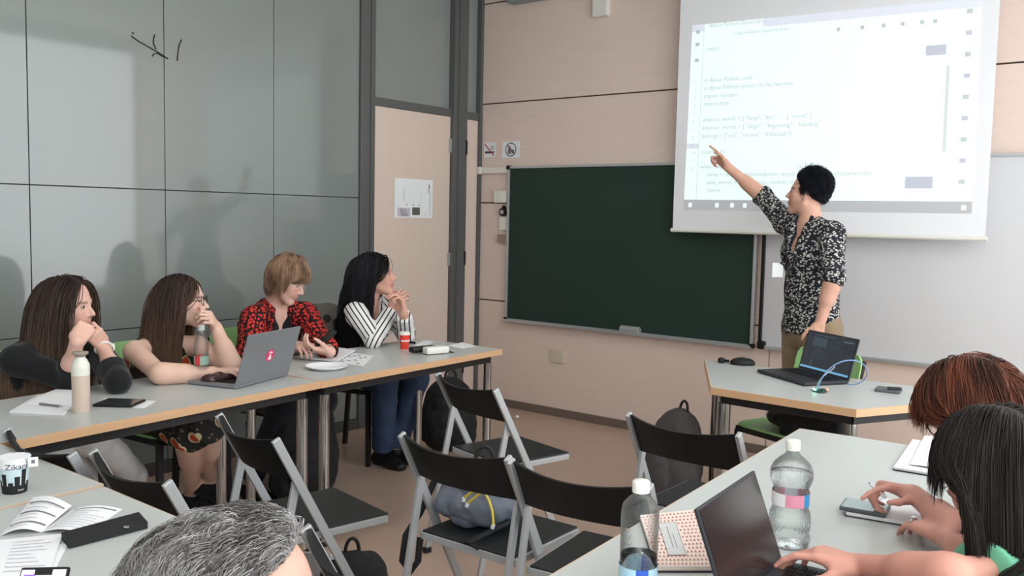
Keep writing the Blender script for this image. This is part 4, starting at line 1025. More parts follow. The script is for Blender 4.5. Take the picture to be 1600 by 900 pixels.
b = MB(); b.lathe([(.006, 0), (.006, .006), (0, .010)], (.022, .02, .006), 12); b.build('red_led', mat('led_red', rgb(255, 120, 100), .4, emit=rgb(255, 110, 80), estr=3.0, var=0), t)
t = empty('usb_cable', tuple(o), 0, 'thin grey and blue cables looping from the circuit board to the laptop', 'cable')
def bez(P_, n=24):
    P_ = [np.array(p) for p in P_]; out = []
    for i in range(n+1):
        s = i/n; Q_ = P_[:]
        while len(Q_) > 1: Q_ = [Q_[k]*(1-s)+Q_[k+1]*s for k in range(len(Q_)-1)]
        out.append(Q_[0])
    return out
e = T(1326, 600, .75)-o
b = MB(); b.tube(bez([(-.01, 0, .008), (.0, .01, .09), (.05, .03, .16), (.16, .0, .20), e+V3(.13, .02, .10), e+V3(.10, -.03, 0.0), e+V3(.0, -.02, .0)]), .0028, 7); b.build('blue_cable', mat('cable_blue', rgb(120, 150, 196), .5), t)
b = MB(); b.tube(bez([(-.015, .005, .008), (-.012, .01, .07), (.03, .03, .08), (.05, .02, .11)]), .0028, 7); b.build('grey_cable', mat('cable_grey', rgb(180, 182, 186), .5), t)
# ------------------------------------------------------------------ people
def vec_mat(name, attr, rough=0.55, sss=0.12, spec=0.35):
    m = bpy.data.materials.new(name); m.use_nodes = True; N, L = nt(m); b = N['Principled BSDF']
    a = N.new('ShaderNodeAttribute'); a.attribute_name = attr
    L.new(a.outputs['Vector'], b.inputs['Base Color']); b.inputs['Roughness'].default_value = rough
    b.inputs['Specular IOR Level'].default_value = spec
    b.inputs['Subsurface Weight'].default_value = sss; b.inputs['Subsurface Radius'].default_value = (1, .35, .2); b.inputs['Subsurface Scale'].default_value = 0.006
    n2 = N.new('ShaderNodeTexNoise'); n2.inputs['Scale'].default_value = 260
    bp = N.new('ShaderNodeBump'); bp.inputs['Strength'].default_value = 0.08; bp.inputs['Distance'].default_value = .002
    L.new(n2.outputs[0], bp.inputs['Height']); L.new(bp.outputs[0], b.inputs['Normal'])
    return m
SKIN = vec_mat('skin', 'skincol')
HAIRM = vec_mat('hair', 'haircol', 0.5, 0.0, 0.22)
def hframe(fwd, up=(0, 0, 1)):
    x = nrm(fwd); y = nrm(np.cross(up, x)); z = np.cross(x, y); return np.stack([x, y, z], 1)   # columns: forward, left, up
def head_prims(c, R, s=1.0, fem=True):
    def W(x, y, z): return c+R@(V3(x, y, z)*s)
    E = R
    pr = [el(W(-.012, 0, .032), E, V3(.094, .073, .088)*s, .02), el(W(.030, 0, -.03), E, V3(.058, .055, .078)*s, .03)]
    jw = .044 if fem else .050
    for g in (1, -1): pr.append(rc(W(-.0, g*jw, -.052), W(.062, g*.012, -.099), .019*s, .016*s, .025))
    pr.append(rc(W(.064, -.008, -.101), W(.064, .008, -.101), .0155*s, .0155*s, .02))
    pr.append(rc(W(.071, -.026, .018), W(.071, .026, .018), .011*s, .011*s, .016))
    for g in (1, -1): pr.append(rc(W(.050, g*.036, -.022), W(.060, g*.026, -.045), .022*s, .018*s, .02))
    for g in (1, -1): pr.append(dict(el(W(.091, g*.031, .002), E, V3(.015, .0145, .0105)*s, .008), neg=True))
    pr.append(rc(W(.080, 0, .008), W(.1035, 0, -.030), .0075*s, .0095*s, .008))
    for g in (1, -1): pr.append(rc(W(.090, g*.009, -.035), W(.088, g*.010, -.036), .0075*s, .0075*s, .006))
    pr.append(rc(W(.0815, -.017, -.0605), W(.0815, .017, -.0605), .0052*s, .0052*s, .006)); pr.append(rc(W(.088, -.007, -.0595), W(.088, .007, -.0595), .0048*s, .0048*s, .006))
    pr.append(rc(W(.0835, -.012, -.0705), W(.0835, .012, -.0705), .0058*s, .0058*s, .005))
    for g in (1, -1):
        ER = R@rotz(-g*.35)
        pr.append(el(W(-.004, g*.074, -.008), ER, V3(.017, .0065, .031)*s, .006)); pr.append(rc(W(-.004, g*.069, -.03), W(.002, g*.070, -.036), .007*s, .006*s, .006))
    return pr
FL = [(.042, .026, .021), (.046, .029, .022), (.043, .027, .021), (.034, .021, .019)]
def hand_prims(w, d, n, left, curls, thumb=(25, 20), s=1.0, spread=4, tdir=None):
    """w wrist, d knuckle direction, n palm normal; curls: (a,b,c) degrees for four fingers"""
    d = nrm(d); n = nrm(np.array(n)-d*(np.array(n)@d)); t = np.cross(d, n)*(-1 if left else 1)
    pr = []; kn = []
    for i, off in enumerate((.029, .0095, -.0105, -.028)):
        k = w+d*(.088-(.004 if i == 0 else 0)-(.010 if i == 3 else 0))*s+t*off*s; kn.append(k)
        pr.append(rc(w+d*.012*s+t*off*.55*s, k, .0165*s, .0115*s, .010))
    pr.append(rc(w+t*.022*s+d*.02*s+n*.008*s, w+t*.03*s+d*.05*s+n*.008*s, .015*s, .012*s, .012))
    for i in range(4):
        a = 0; p = kn[i]; L_ = FL[i]; sp = math.radians((1.2-i*.9)*spread)
        dd = nrm(d*math.cos(sp)+t*math.sin(sp)); r = (.0088, .0078, .0070, .0060) if i < 3 else (.0076, .0068, .0060, .0052)
        for j in range(3):
            a += math.radians(curls[i][j]); q = p+(dd*math.cos(a)+n*math.sin(a))*L_[j]*s
            pr.append(rc(p, q, r[j]*s, r[j+1]*s, .0035)); p = q
    p = w+d*.022*s+t*.026*s+n*.006*s
    td = nrm(d*.62+t*.62+n*.35) if tdir is None else nrm(tdir)
    for j, (L_, r0, r1) in enumerate(((.042, .0135, .0105), (.031, .0102, .0088), (.024, .0088, .0070))):
        q = p+td*L_*s; pr.append(rc(p, q, r0*s, r1*s, .006 if j else .012)); p = q
        if j < 2:
            ta = math.radians(thumb[j]); ax = nrm(d*1.0+n*.25-t*.35); td = nrm(td*math.cos(ta)+nrm(ax-td*(ax@td))*math.sin(ta))
    return pr
def foot_prims(a, dirv, s=1.0, o=0.0):
    d = nrm(np.array(dirv)); f = nrm(V3(d[0], d[1], 0)); 
    up = nrm(V3(0, 0, 1)-d*d[2]); base = a-up*.055*s
    return [rc(a, base-d*.03*s, .036*s+o, .034*s+o, .02), rc(base-d*.035*s, base+d*.10*s-up*.006, .033*s+o, .030*s+o, .03), fc(base+d*.08*s-up*.008, base+d*.165*s-up*.012, .027*s+o, .018*s+o, np.cross(up, d), 1.5, .03)]
def limb_uv(prims, V):
    best = np.full(len(V), 1e9); uv = np.zeros((len(V), 3))
    for i, p in enumerate(prims):
        if p['t'] == 'el' or p.get('nouv'): continue
        q = dict(p); q['clip'] = None; d = pdist(q, V); m = d < best
        ab = p['b']-p['a']; L = np.linalg.norm(ab); ax = ab/L
        if p['t'] == 'fc': e1 = p['lat']; s = p['s']
        else:
            e1 = nrm(np.cross(ax, V3(.3, .2, 1) if abs(ax[2]) < .9 else V3(1, .3, 0))); s = 1.0
        e1 = nrm(e1-ax*(e1@ax)); e2 = np.cross(ax, e1); w = V[m]-p['a']
        if p['t'] == 'rc': e1 = nrm(np.cross(ax, V3(.62, -.75, .2))); uv[m, 0] = w@e1
        else: uv[m, 0] = np.arctan2(w@e2, w@e1/s)*(p['ra']+p['rb'])/2*(1+s)/2
        uv[m, 1] = w@ax+i*.37; uv[m, 2] = i; best[m] = d[m]
    return uv
def garment(name, prims, h, m, root, org, fold=.004, fsc=14, seed=1, it=2, uv=False):
    return soft(name, prims, h, m, root, org, fold, fsc, it, seed, (lambda V: {'cuv': limb_uv(prims, V)}) if uv else None)
def strands(root_pts, d0, length, nseg, radius, target, coll, cols, seed=1, stiff=0.75, wave=0.0, wfreq=20, taper=.7, part=None, off=0.004):
    """grow tapered locks from the scalp; target(P, D, t) gives the wanted heading, coll(P) the outward distance and gradient"""
    rg = np.random.RandomState(seed); n = len(root_pts); P = root_pts.copy(); D = d0.copy(); pts = [P.copy()]
    ds = (length/nseg)[:, None]
    off = np.broadcast_to(np.asarray(off, float), (n,))
    for i in range(nseg):
        tg = target(P, D, i/nseg); D = D*stiff+tg*(1-stiff); D /= np.linalg.norm(D, axis=1)[:, None]+1e-9
        P = P+D*ds
        for _ in range(2):
            dd, gg = coll(P); m = dd < off
            P[m] += gg[m]*(off[m]-dd[m])[:, None]
        D2 = P-pts[-1]; D = D2/(np.linalg.norm(D2, axis=1)[:, None]+1e-9)
        pts.append(P.copy())
    A = np.stack(pts, 1)   # n, nseg+1, 3
    if wave:
        ph = rg.uniform(0, 6.28, (n, 1)); cl = vnoise(root_pts, 45, seed)[:, None]*12
        tt = np.linspace(0, 1, nseg+1)[None]*length[:, None]
        u = nrm(V3(.4, .7, .2)); A = A+(np.sin(tt*wfreq+ph*.25+cl)[..., None]*u+np.cos(tt*wfreq*.8+ph*.25+cl*1.3)[..., None]*nrm(V3(.7, -.4, .3)))*wave*np.minimum(1, np.linspace(0, 3, nseg+1))[None, :, None]
    T_ = np.gradient(A, axis=1); T_ /= np.linalg.norm(T_, axis=2)[..., None]+1e-9
    e1 = np.cross(T_, rg.normal(size=(n, 1, 3))); e1 /= np.linalg.norm(e1, axis=2)[..., None]+1e-9; e2 = np.cross(T_, e1)
    rr_ = radius[:, None]*(1-taper*np.linspace(0, 1, nseg+1)[None]**2)*np.minimum(1, .6+np.linspace(0, 3, nseg+1))[None]
    V = np.stack([A+(e1*math.cos(a)+e2*math.sin(a))*rr_[..., None] for a in (0, 2.094, 4.189)], 2)   # n, seg+1, 3, 3
    idx = np.arange(n*(nseg+1)*3).reshape(n, nseg+1, 3); Q = []
    for k in range(3):
        k2 = (k+1) % 3; Q.append(np.stack([idx[:, :-1, k], idx[:, :-1, k2], idx[:, 1:, k2], idx[:, 1:, k]], -1).reshape(-1, 4))
    c = cols(root_pts, rg, nseg)   # n, seg+1, 3
    return V.reshape(-1, 3), np.concatenate(Q), np.repeat(c[:, :, None, :], 3, 2).reshape(-1, 3)
def collider(prims):
    def d_only(P): 
        d = np.full(len(P), 1e9)
        for p in prims:
            q = dict(p); q['clip'] = None; d = np.minimum(d, pdist(q, P))
        return d
    def f(P):
        d = d_only(P); g = np.zeros_like(P); m = d < .03
        if m.any():
            Pm = P[m]; e = 1e-3; gm = np.stack([d_only(Pm+np.eye(3)[k]*e)-d[m] for k in range(3)], 1); gm /= np.linalg.norm(gm, axis=1)[:, None]+1e-9; g[m] = gm
        return d, g
    return f
def linc(c): return np.array([lin(x) for x in c])
def make_hair(root, org, c, R, s, spec, body_coll):
    rg = np.random.RandomState(spec.get('seed', 3)); n = spec['n']
    U = rg.normal(size=(n*4, 3)); U /= np.linalg.norm(U, axis=1)[:, None]
    hl = spec.get('hairline', .12)
    mk = (U[:, 0]*.75-U[:, 2]*.65 < hl) & (U[:, 2] > -.25-.65*np.clip(-U[:, 0], 0, 1)) & ~((U[:, 0] > .15) & (U[:, 2] < spec.get('side', .1)))
    if spec.get('burn'): mk |= (np.abs(U[:, 1]) > .72) & (U[:, 2] > -.42) & (U[:, 0] < .48) & (U[:, 0] > -.2)
    U = U[mk][:n]; n = len(U)
    r3 = V3(.094, .073, .088)*s; cc = c+R@(V3(-.012, 0, .032)*s)
    rt = cc+(U*r3*1.0)@R.T; nn = (U/r3)@R.T; nn /= np.linalg.norm(nn, axis=1)[:, None]
    fw, lf, upv = R[:, 0], R[:, 1], R[:, 2]
    dn = V3(0, 0, -1); ps = spec.get('part', 0.0)
    sg = np.sign(U[:, 1]-ps+rg.uniform(-.07, .07, n))[:, None]; top = np.clip(U[:, 2], 0, 1)[:, None]
    st = spec['style']
    if st in ('long', 'bob'):
        d0 = sg*lf*(1.0*top+.15)+(-fw)*(.35*top)+dn*.5+nn*spec.get('lift', .35)
        fringe = (U[:, 0] > .3) & (U[:, 2] > .2) if spec.get('fringe') else np.zeros(n, bool)
        L = np.full(n, spec['len'])*rg.uniform(.86, 1.05, n)
        d0[fringe] = (fw*.9+dn*.15+upv*.2)+rg.normal(size=(fringe.sum(), 3))*.1
        L[fringe] = spec.get('flen', .11)*rg.uniform(.85, 1.1, fringe.sum())
        if spec.get('fall') is not None:   # keep side locks from covering the face
            pass
        bk = spec.get('back', .12)
        def target(P, D, t):
            q = (P-c)@R
            tg = np.tile(dn, (len(P), 1)).astype(float); near = (q[:, 2] > -.12)[:, None]
            tg = tg+(-fw)*bk*near*(~fringe)[:, None]
            face = ((q[:, 0] > spec.get('guard', .0)) & (q[:, 2] < .055) & (q[:, 2] > -.10) & ~fringe)[:, None]
            tg = tg+face*(np.sign(q[:, 1:2])*lf*.5-fw*2.4)
            return tg/np.linalg.norm(tg, axis=1)[:, None]
    else:
        sw = np.array(spec['sweep'], float); swv = R@sw
        d0 = swv+nn*spec.get('lift', .6)+rg.normal(size=(n, 3))*spec.get('mess', .15)
        L = spec['len']*rg.uniform(.7, 1.1, n)*(1+spec.get('toplen', .6)*top[:, 0])
        fr = (U[:, 0] > .45)
        if spec.get('frontup'): d0[fr] = d0[fr]+upv*spec['frontup']; L[fr] *= 1.15
        def target(P, D, t):
            tg = np.tile(swv*(1-t)+dn*(.35+t*.9)*spec.get('grav', .6), (len(P), 1)); return tg/(np.linalg.norm(tg, axis=1)[:, None]+1e-9)
    d0 /= np.linalg.norm(d0, axis=1)[:, None]
    if st == 'long': body_coll = body_coll[:3]
    hp = [el(cc, R, r3*1.0, .01), el(c+R@(V3(.028, 0, -.03)*s), R, V3(.062, .058, .078)*s, .01), rc(c+R@(V3(.0, 0, -.1)*s), c+R@(V3(-.03, 0, -.16)*s), .05*s, .055*s)]
    cf = collider(hp+body_coll)
    c0, c1 = linc(spec['c0']), linc(spec['c1']); ct = linc(spec.get('ct', spec['c0']))
    def cols(rp, rg, ns):
        w = np.clip(.5+vnoise(rp, 55, 7)*1.5+rg.uniform(-.35, .35, len(rp)), 0, 1)**spec.get('cpow', 1.0)
        a = c0*(1-w[:, None])+c1*w[:, None]; t = np.linspace(0, 1, ns+1)[None, :, None]**2*spec.get('tipw', 0.0)
        return a[:, None, :]*(1-t)+ct*t
    off = rg.uniform(.001, spec.get('vol', .014), n)
    V, Q, C = strands(rt, d0, L, spec.get('nseg', 14), np.full(n, spec.get('rad', .0022))*rg.uniform(.6, 1.2, n), target, cf, cols, spec.get('seed', 3), spec.get('stiff', .7), spec.get('wave', 0), spec.get('wfreq', 22), .75, off=off)
    # scalp cap under the locks
    cp = [el(cc, R, r3*1.03+.002, .01, clip=[(cc+R@nrm(V3(7.98, 0, -7.39))*(hl/10.87-.004), R@nrm(V3(7.98, 0, -7.39))), (cc+R@V3(0, 0, -.030), R@nrm(V3(.75, 0, -1)))])]
    Vc, Qc = mesh_sdf(cp, .005); Cc = np.tile((c0*.8+c1*.2), (len(Vc), 1))
    return np_mesh('hair', np.concatenate([Vc, V])-org, np.concatenate([Qc, Q+len(Vc)]), HAIRM, root, attrs={'haircol': np.concatenate([Cc, C])})
def glasses(root, org, c, R, s, m, r=.021, th=.0014, squash=.85):
    t = empty('glasses', (0, 0, 0)); bpy.data.objects.remove(t)
    b = MB()
    def W(x, y, z): return c+R@(V3(x, y, z)*s)-org
    for g in (1, -1):
        b.tube([W(.098-.006*abs(math.cos(a)), g*.031+r*math.cos(a), .0+r*squash*math.sin(a)) for a in np.linspace(0, 2*PI, 25)], th, 6, cap=False)
        b.tube([W(.093, g*.052, .004), W(.07, g*.072, .006), W(.0, g*.081, .006), W(-.02, g*.079, -.012)], th, 6)
    b.tube([W(.100, -.010, .004), W(.104, 0, .008), W(.100, .010, .004)], th, 6)
    return b.build('glasses', m, root)
def person(label, J, h=.0045, fem=True, skin=(216, 172, 152), lips=(176, 96, 92), brow=(70, 50, 42), s=1.0, hands=None, garments=(), hair=None, glass=None, hs=.98, shoes=None, arm=1.0, browk=.6, stub=0.0, eye=(60, 44, 36), legr=1.0):
    org = np.array([J['pel'][0], J['pel'][1], 0.0]); root = empty('person', tuple(org), 0, label, 'person')
    R = hframe(J['fwd'], J.get('up', (0, 0, 1))); c = J['head']
    lat = nrm(J['shL']-J['shR']); hl = nrm(J['hipL']-J['hipR']); N0 = J['neck']; pel = J['pel']; ch = N0+(pel-N0)*.26+nrm(np.cross(lat, V3(0, 0, 1)))*0; wa = N0+(pel-N0)*.68
    tr = .9 if fem else 1.0
    def torso(o=0):
        return [fc(pel, wa, .102*tr+o, .088*tr+o, hl, 1.42, .05), fc(wa, ch, .088*tr+o, .100*tr+o, lat, 1.35, .05), fc(ch, N0+(pel-N0)*.10, .100*tr+o, .062*tr+o, lat, 1.5, .05),
                dict(rc(N0+(pel-N0)*.07, J['shL'], .052*tr+o, .046*tr+o, .04), nouv=1), dict(rc(N0+(pel-N0)*.07, J['shR'], .052*tr+o, .046*tr+o, .04), nouv=1)]
    fdir = nrm(np.cross(lat, nrm(N0-pel)))
    if fdir@np.array(J['face']) < 0: fdir = -fdir
    def bust(o=0):
        return [el(ch+fdir*.075*tr+lat*g*.065-V3(0, 0, .02), np.stack([fdir, lat, np.cross(fdir, lat)], 1), V3(.052+o, .058+o, .06+o), .04) for g in (1, -1)] if fem else []
    def armp(S, o=0, frac=1.0, parts=('u', 'f')):
        a, e, w = J['sh'+S], J['el'+S], J['wr'+S]; pr = []
        k = arm
        if 'u' in parts: pr.append(rc(a, e, .046*tr*k+o, .036*tr*k+o, .02))
        if 'f' in parts:
            q = e+(w-e)*frac; d = nrm(w-e); r1 = (.037+(.0255-.037)*frac)*k
            pr.append(rc(e, q, .037*tr*k+o, r1*(1 if frac == 1 else 1)+o, .02, clip=[(q, d)] if frac < 1 else None))
            if frac == 1: pr.append(rc(e+(w-e)*.12, e+(w-e)*.45, .039*tr*k+o, .034*tr*k+o, .03))
        return pr
    def legp(S, o=0, frac=1.0, thigh=True):
        a, k_, w = J['hip'+S], J['kn'+S], J['an'+S]; g = legr
        q = k_+(w-k_)*frac; d = nrm(w-k_); pr = []
        if thigh: pr.append(rc(a, k_, .085*g+o, .056*g+o, .03))
        if frac > 0: pr.append(rc(k_, q, .056*g+o, (.056+(.034-.056)*frac)*g+o, .03, clip=[(q, d)] if frac < 1 else None))
        if frac == 1: pr.append(rc(k_+(w-k_)*.18+0*fdir, k_+(w-k_)*.45, .054*g+o, .046*g+o, .03))
        return pr
    hp = head_prims(c, R, hs, fem)
    neck = [rc(c+R@V3(-.025, 0, -.05)*hs, N0+V3(0, 0, .01), .053*tr*hs, .060*tr, .03)]
    hd = []
    for S in 'LR':
        if hands and S in hands:
            H = hands[S]; hd += hand_prims(J['wr'+S], H['d'], H['n'], S == 'L', H.get('c', [(20, 25, 15)]*4), H.get('th', (25, 20)), H.get('s', .95), H.get('sp', 4), H.get('td'))
    body = torso()+bust()+armp('L')+armp('R')+legp('L')+legp('R')+foot_prims(J['anL'], J['toeL'])+foot_prims(J['anR'], J['toeR'])+neck+hp+hd
    V, Q = mesh_sdf(body, h); V2 = relax(V, Q, 1, .3); V = V2
    sk = linc(skin); q = (V-c)@R/hs; C = np.tile(sk, (len(V), 1))*(1+.10*vnoise(V, 30, 2)+.06*vnoise(V, 9, 5))[:, None]
    inh = np.linalg.norm(q, axis=1) < .16
    bl = inh*np.exp(-(((q[:, 0]-.07)/.03)**2+((np.abs(q[:, 1])-.036)/.018)**2+((q[:, 2]+.03)/.02)**2)); C = C*(1-bl[:, None]*.35)+bl[:, None]*.35*linc((205, 120, 110))
    lp = inh & (q[:, 0] > .078) & (np.abs(q[:, 1]) < .024) & (q[:, 2] < -.054) & (q[:, 2] > -.078); C[lp] = C[lp]*.5+.5*linc(lips)
    br = inh & (q[:, 0] > .062) & (np.abs(np.abs(q[:, 1])-.032) < .018) & (np.abs(q[:, 2]-.0195+.12*np.abs(np.abs(q[:, 1])-.030)) < .0042); C[br] = C[br]*(1-browk)+browk*linc(brow)
    if stub:
        b_ = (inh & ~lp)*np.clip((-.030-q[:, 2])/.03, 0, 1)*np.clip((q[:, 0]+.01)/.04, 0, 1)*np.clip((q[:, 2]+.135)/.03, 0, 1)*stub; C = C*(1-b_[:, None])+b_[:, None]*linc((96, 76, 68))
    np_mesh('body', V-org, Q, SKIN, root, attrs={'skincol': np.clip(C, 0, 1)})
    for g in (1, -1):
        ey = MB(); p = c+R@V3(.0705, g*.031, .002)*hs-org; d = R@nrm(V3(1, 0, -.05))
        x = nrm(np.cross(d, V3(.2, .1, 1))); y = np.cross(d, x)
        prof = [(.0, -1)]; r = .0118
        def rg_(a0, a1, mi):
            n = 16; A = [p+d*math.cos(a0)*r+(x*math.cos(2*PI*k/n)+y*math.sin(2*PI*k/n))*r*math.sin(a0) for k in range(n)]; B_ = [p+d*math.cos(a1)*r+(x*math.cos(2*PI*k/n)+y*math.sin(2*PI*k/n))*r*math.sin(a1) for k in range(n)]
            ey._add(A+B_, [[k, n+k, n+(k+1) % n, (k+1) % n] for k in range(n)], mi, True)
        rg_(.001, .26, 2); rg_(.26, .62, 1)
        for i in range(6): rg_(.62+i*.4, .62+(i+1)*.4, 0)
        ey.build('eye', [mat('eye_white', rgb(168, 150, 142), .3), mat('iris_%d_%d_%d' % eye, rgb(*eye), .2), mat('pupil', rgb(10, 10, 10), .1)], root)
    ctx = dict(root=root, org=org, torso=torso, bust=bust, arm=armp, leg=legp, ch=ch, wa=wa, pel=pel, N0=N0, lat=lat, hl=hl, f=fdir, J=J, c=c, R=R, neck=neck, h=h)
    gcol = []
    for g in garments: gcol += g(ctx) or []
    if shoes:
        for S in 'LR':
            pr = foot_prims(J['an'+S], J['toe'+S], 1.03, .006)
            pr[0] = rc(J['an'+S]-nrm(J['an'+S]*0+V3(0, 0, 1))*.02, pr[0]['b'], .038, .040, .02)
            so = soft('shoe', pr, .005, shoes, root, org, 0, 1, 2)
    if hair: make_hair(root, org, c, R, hs, hair, gcol or torso(.005))
    if glass: glasses(root, org, c, R, hs, glass[0], *glass[1:])
    return ctx
def neckcut(x, r=.062, down=.0, fwd=.02):
    N0, c, f = x['N0'], x['c'], x['f']
    return [dict(rc(N0+f*fwd+V3(0, 0, .02-down), c+f*fwd, r, r, .008), neg=True)]
def top(name, m, slL=1.0, slR=1.0, o=.014, hem=None, fold=.006, vneck=0.0, r=.064, uv=False, sleeves='uf', strap=False, h=None, ncf=.02, fsc=13, seed=1):
    def g(x):
        pr = x['torso'](o)+x['bust'](o*.8)
        tor = list(pr)
        if hem is not None:
            up = nrm(x['N0']-x['pel']); hp = x['pel']+up*hem
            pr[0] = dict(pr[0]); pr[0]['clip'] = [(hp, -up)]
            if hem < 0: pr[0] = fc(x['pel']+up*hem*1.2, x['wa'], .108*1+o, .088+o, x['hl'], 1.40, .05, clip=[(hp, -up)])
        for S, fr in (('L', slL), ('R', slR)):
            if fr is None: continue
            if fr < 0:   # short sleeve: fraction of the upper arm
                a, e = x['J']['sh'+S], x['J']['el'+S]; q = a+(e-a)*(-fr); pr.append(rc(a, q, .048+o, .044+o, .02, clip=[(q, nrm(e-a))]))
            else: pr += x['arm'](S, o*.8, min(fr, .97))
        pr += neckcut(x, r, fwd=ncf)
        if vneck: pr.append(dict(rc(x['N0']+x['f']*.10+V3(0, 0, .03), x['ch']+x['f']*.13-V3(0, 0, vneck), .055, .012, .006), neg=True))
        garment(name, pr, h or x['h']*1.15, m, x['root'], x['org'], fold, fsc, seed, 2, uv)
        return tor
    return g
def legs(name, m, frac=.97, o=.012, waist=.06, fold=.006, flare=0.0, uv=False):
    def g(x):
        up = nrm(x['N0']-x['pel']); hp = x['pel']+up*waist
        pr = [fc(x['pel']-up*.02, x['pel']+up*waist*1.3, .104+o, .096+o, x['hl'], 1.38, .05, clip=[(hp, up)])]
        for S in 'LR':
            l = x['leg'](S, o, frac)
            if flare and len(l) > 1: l[1]['rb'] += flare
            pr += l
        garment(name, pr, x['h']*1.3, m, x['root'], x['org'], fold, 12, 4, 2, uv)
    return g
def J_(pel, neck, head, fwd, face, shL, shR, elL, elR, wrL, wrR, knL, knR, anL, anR, toeL, toeR, hipw=.085, up=(0, 0, 1)):
    f = nrm(V3(face[0], face[1], 0)); l = np.cross(V3(0, 0, 1), f); A = np.array
    return dict(pel=A(pel, float), neck=A(neck, float), head=A(head, float), fwd=fwd, face=f, shL=A(shL, float), shR=A(shR, float), elL=A(elL, float), elR=A(elR, float), wrL=A(wrL, float), wrR=A(wrR, float),
                hipL=A(pel, float)+l*hipw-V3(0, 0, .01), hipR=A(pel, float)-l*hipw-V3(0, 0, .01), knL=A(knL, float), knR=A(knR, float), anL=A(anL, float), anR=A(anR, float), toeL=nrm(V3(*toeL)), toeR=nrm(V3(*toeR)), up=up)
# cloth patterns
def pattern_mat(name, kind, rough=.8):
    m = bpy.data.materials.new(name); m.use_nodes = True; N, L = nt(m); b = N['Principled BSDF']; b.inputs['Roughness'].default_value = rough; b.inputs['Specular IOR Level'].default_value = .25
    tc = N.new('ShaderNodeTexCoord'); at_ = N.new('ShaderNodeAttribute'); at_.attribute_name = 'cuv'
    def math_(op, a, b_=None, v=None):
        q = N.new('ShaderNodeMath'); q.operation = op; L.new(a, q.inputs[0])
        if b_ is not None: L.new(b_, q.inputs[1])
        elif v is not None: q.inputs[1].default_value = v
        return q.outputs[0]
    def mixc(f, a, c):
        q = N.new('ShaderNodeMix'); q.data_type = 'RGBA'
        if f is not None: L.new(f, q.inputs[0])
        for i, z in ((6, a), (7, c)):
            if isinstance(z, tuple): q.inputs[i].default_value = z
            else: L.new(z, q.inputs[i])
        return q.outputs[2]
    def vor(scale, vec, feat='F1', rnd=1.0, stretch=None):
        mp = N.new('ShaderNodeMapping'); L.new(vec, mp.inputs[0])
        if stretch: mp.inputs['Scale'].default_value = stretch
        v = N.new('ShaderNodeTexVoronoi'); v.inputs['Scale'].default_value = scale; v.feature = feat; v.inputs['Randomness'].default_value = rnd; L.new(mp.outputs[0], v.inputs['Vector']); return v
    if kind == 'stripes':
        sx = N.new('ShaderNodeSeparateXYZ'); L.new(at_.outputs['Vector'], sx.inputs[0])
        w = math_('SINE', math_('MULTIPLY', sx.outputs[0], v=2*PI/.0235)); f = math_('GREATER_THAN', w, v=.60)
        c = mixc(f, rgb(224, 222, 220), rgb(52, 50, 58))
    elif kind == 'horses':
        nz = N.new('ShaderNodeTexNoise'); nz.inputs['Scale'].default_value = 50; L.new(tc.outputs['Object'], nz.inputs['Vector'])
        ad = N.new('ShaderNodeVectorMath'); ad.operation = 'MULTIPLY_ADD'; L.new(nz.outputs['Color'], ad.inputs[0]); ad.inputs[1].default_value = (.024, .024, .024); L.new(tc.outputs['Object'], ad.inputs[2])
        v = vor(70, ad.outputs[0], rnd=.8, stretch=(.8, .8, 1.4)); f = math_('LESS_THAN', v.outputs['Distance'], v=.40)
        c = mixc(f, rgb(30, 32, 40), rgb(196, 192, 186))
    elif kind == 'red':
        v = vor(62, tc.outputs['Object'], rnd=.6); f = math_('LESS_THAN', v.outputs['Distance'], v=.47)
        v2 = vor(75, tc.outputs['Object'], rnd=1); c0 = mixc(v2.outputs['Distance'], rgb(188, 30, 40), rgb(222, 72, 56))
        c = mixc(f, rgb(34, 16, 20), c0)
        sx = N.new('ShaderNodeSeparateXYZ'); L.new(at_.outputs['Vector'], sx.inputs[0]); w = math_('SINE', math_('MULTIPLY', sx.outputs[0], v=2*PI/.040)); f2 = math_('GREATER_THAN', w, v=.86)
        c = mixc(f2, c, rgb(34, 16, 20))
    elif kind == 'floral':
        v = vor(13, tc.outputs['Object'], rnd=.9); f = math_('LESS_THAN', v.outputs['Distance'], v=.36); g = math_('LESS_THAN', v.outputs['Distance'], v=.44)
        v2 = vor(40, tc.outputs['Object']); f3 = math_('LESS_THAN', v2.outputs['Distance'], v=.22)
        c = mixc(f3, rgb(42, 40, 38), rgb(120, 110, 84)); c = mixc(g, c, rgb(200, 186, 150)); c = mixc(f, c, rgb(190, 74, 40))
    elif kind == 'denim':
        n_ = N.new('ShaderNodeTexNoise'); n_.inputs['Scale'].default_value = 9; L.new(tc.outputs['Object'], n_.inputs[0]); c = mixc(n_.outputs[0], rgb(38, 50, 74), rgb(62, 78, 106))
    L.new(c, b.inputs['Base Color'])
    n2 = N.new('ShaderNodeTexNoise'); n2.inputs['Scale'].default_value = 300; L.new(tc.outputs['Object'], n2.inputs[0]); bp = N.new('ShaderNodeBump'); bp.inputs['Strength'].default_value = .25; bp.inputs['Distance'].default_value = .002
    L.new(n2.outputs[0], bp.inputs['Height']); L.new(bp.outputs[0], b.inputs['Normal'])
    return m
def cloth(name, c, var=.1, rough=.85): return mat(name, rgb(*c), rough, var=var, scale=10, bump=.25, bscale=260, spec=.25, sheen=.15)
A = np.array
REL = [(18, 28, 18), (20, 30, 20), (24, 32, 20), (28, 34, 20)]
CURL = [(45, 60, 35), (50, 65, 40), (55, 65, 40), (60, 65, 40)]
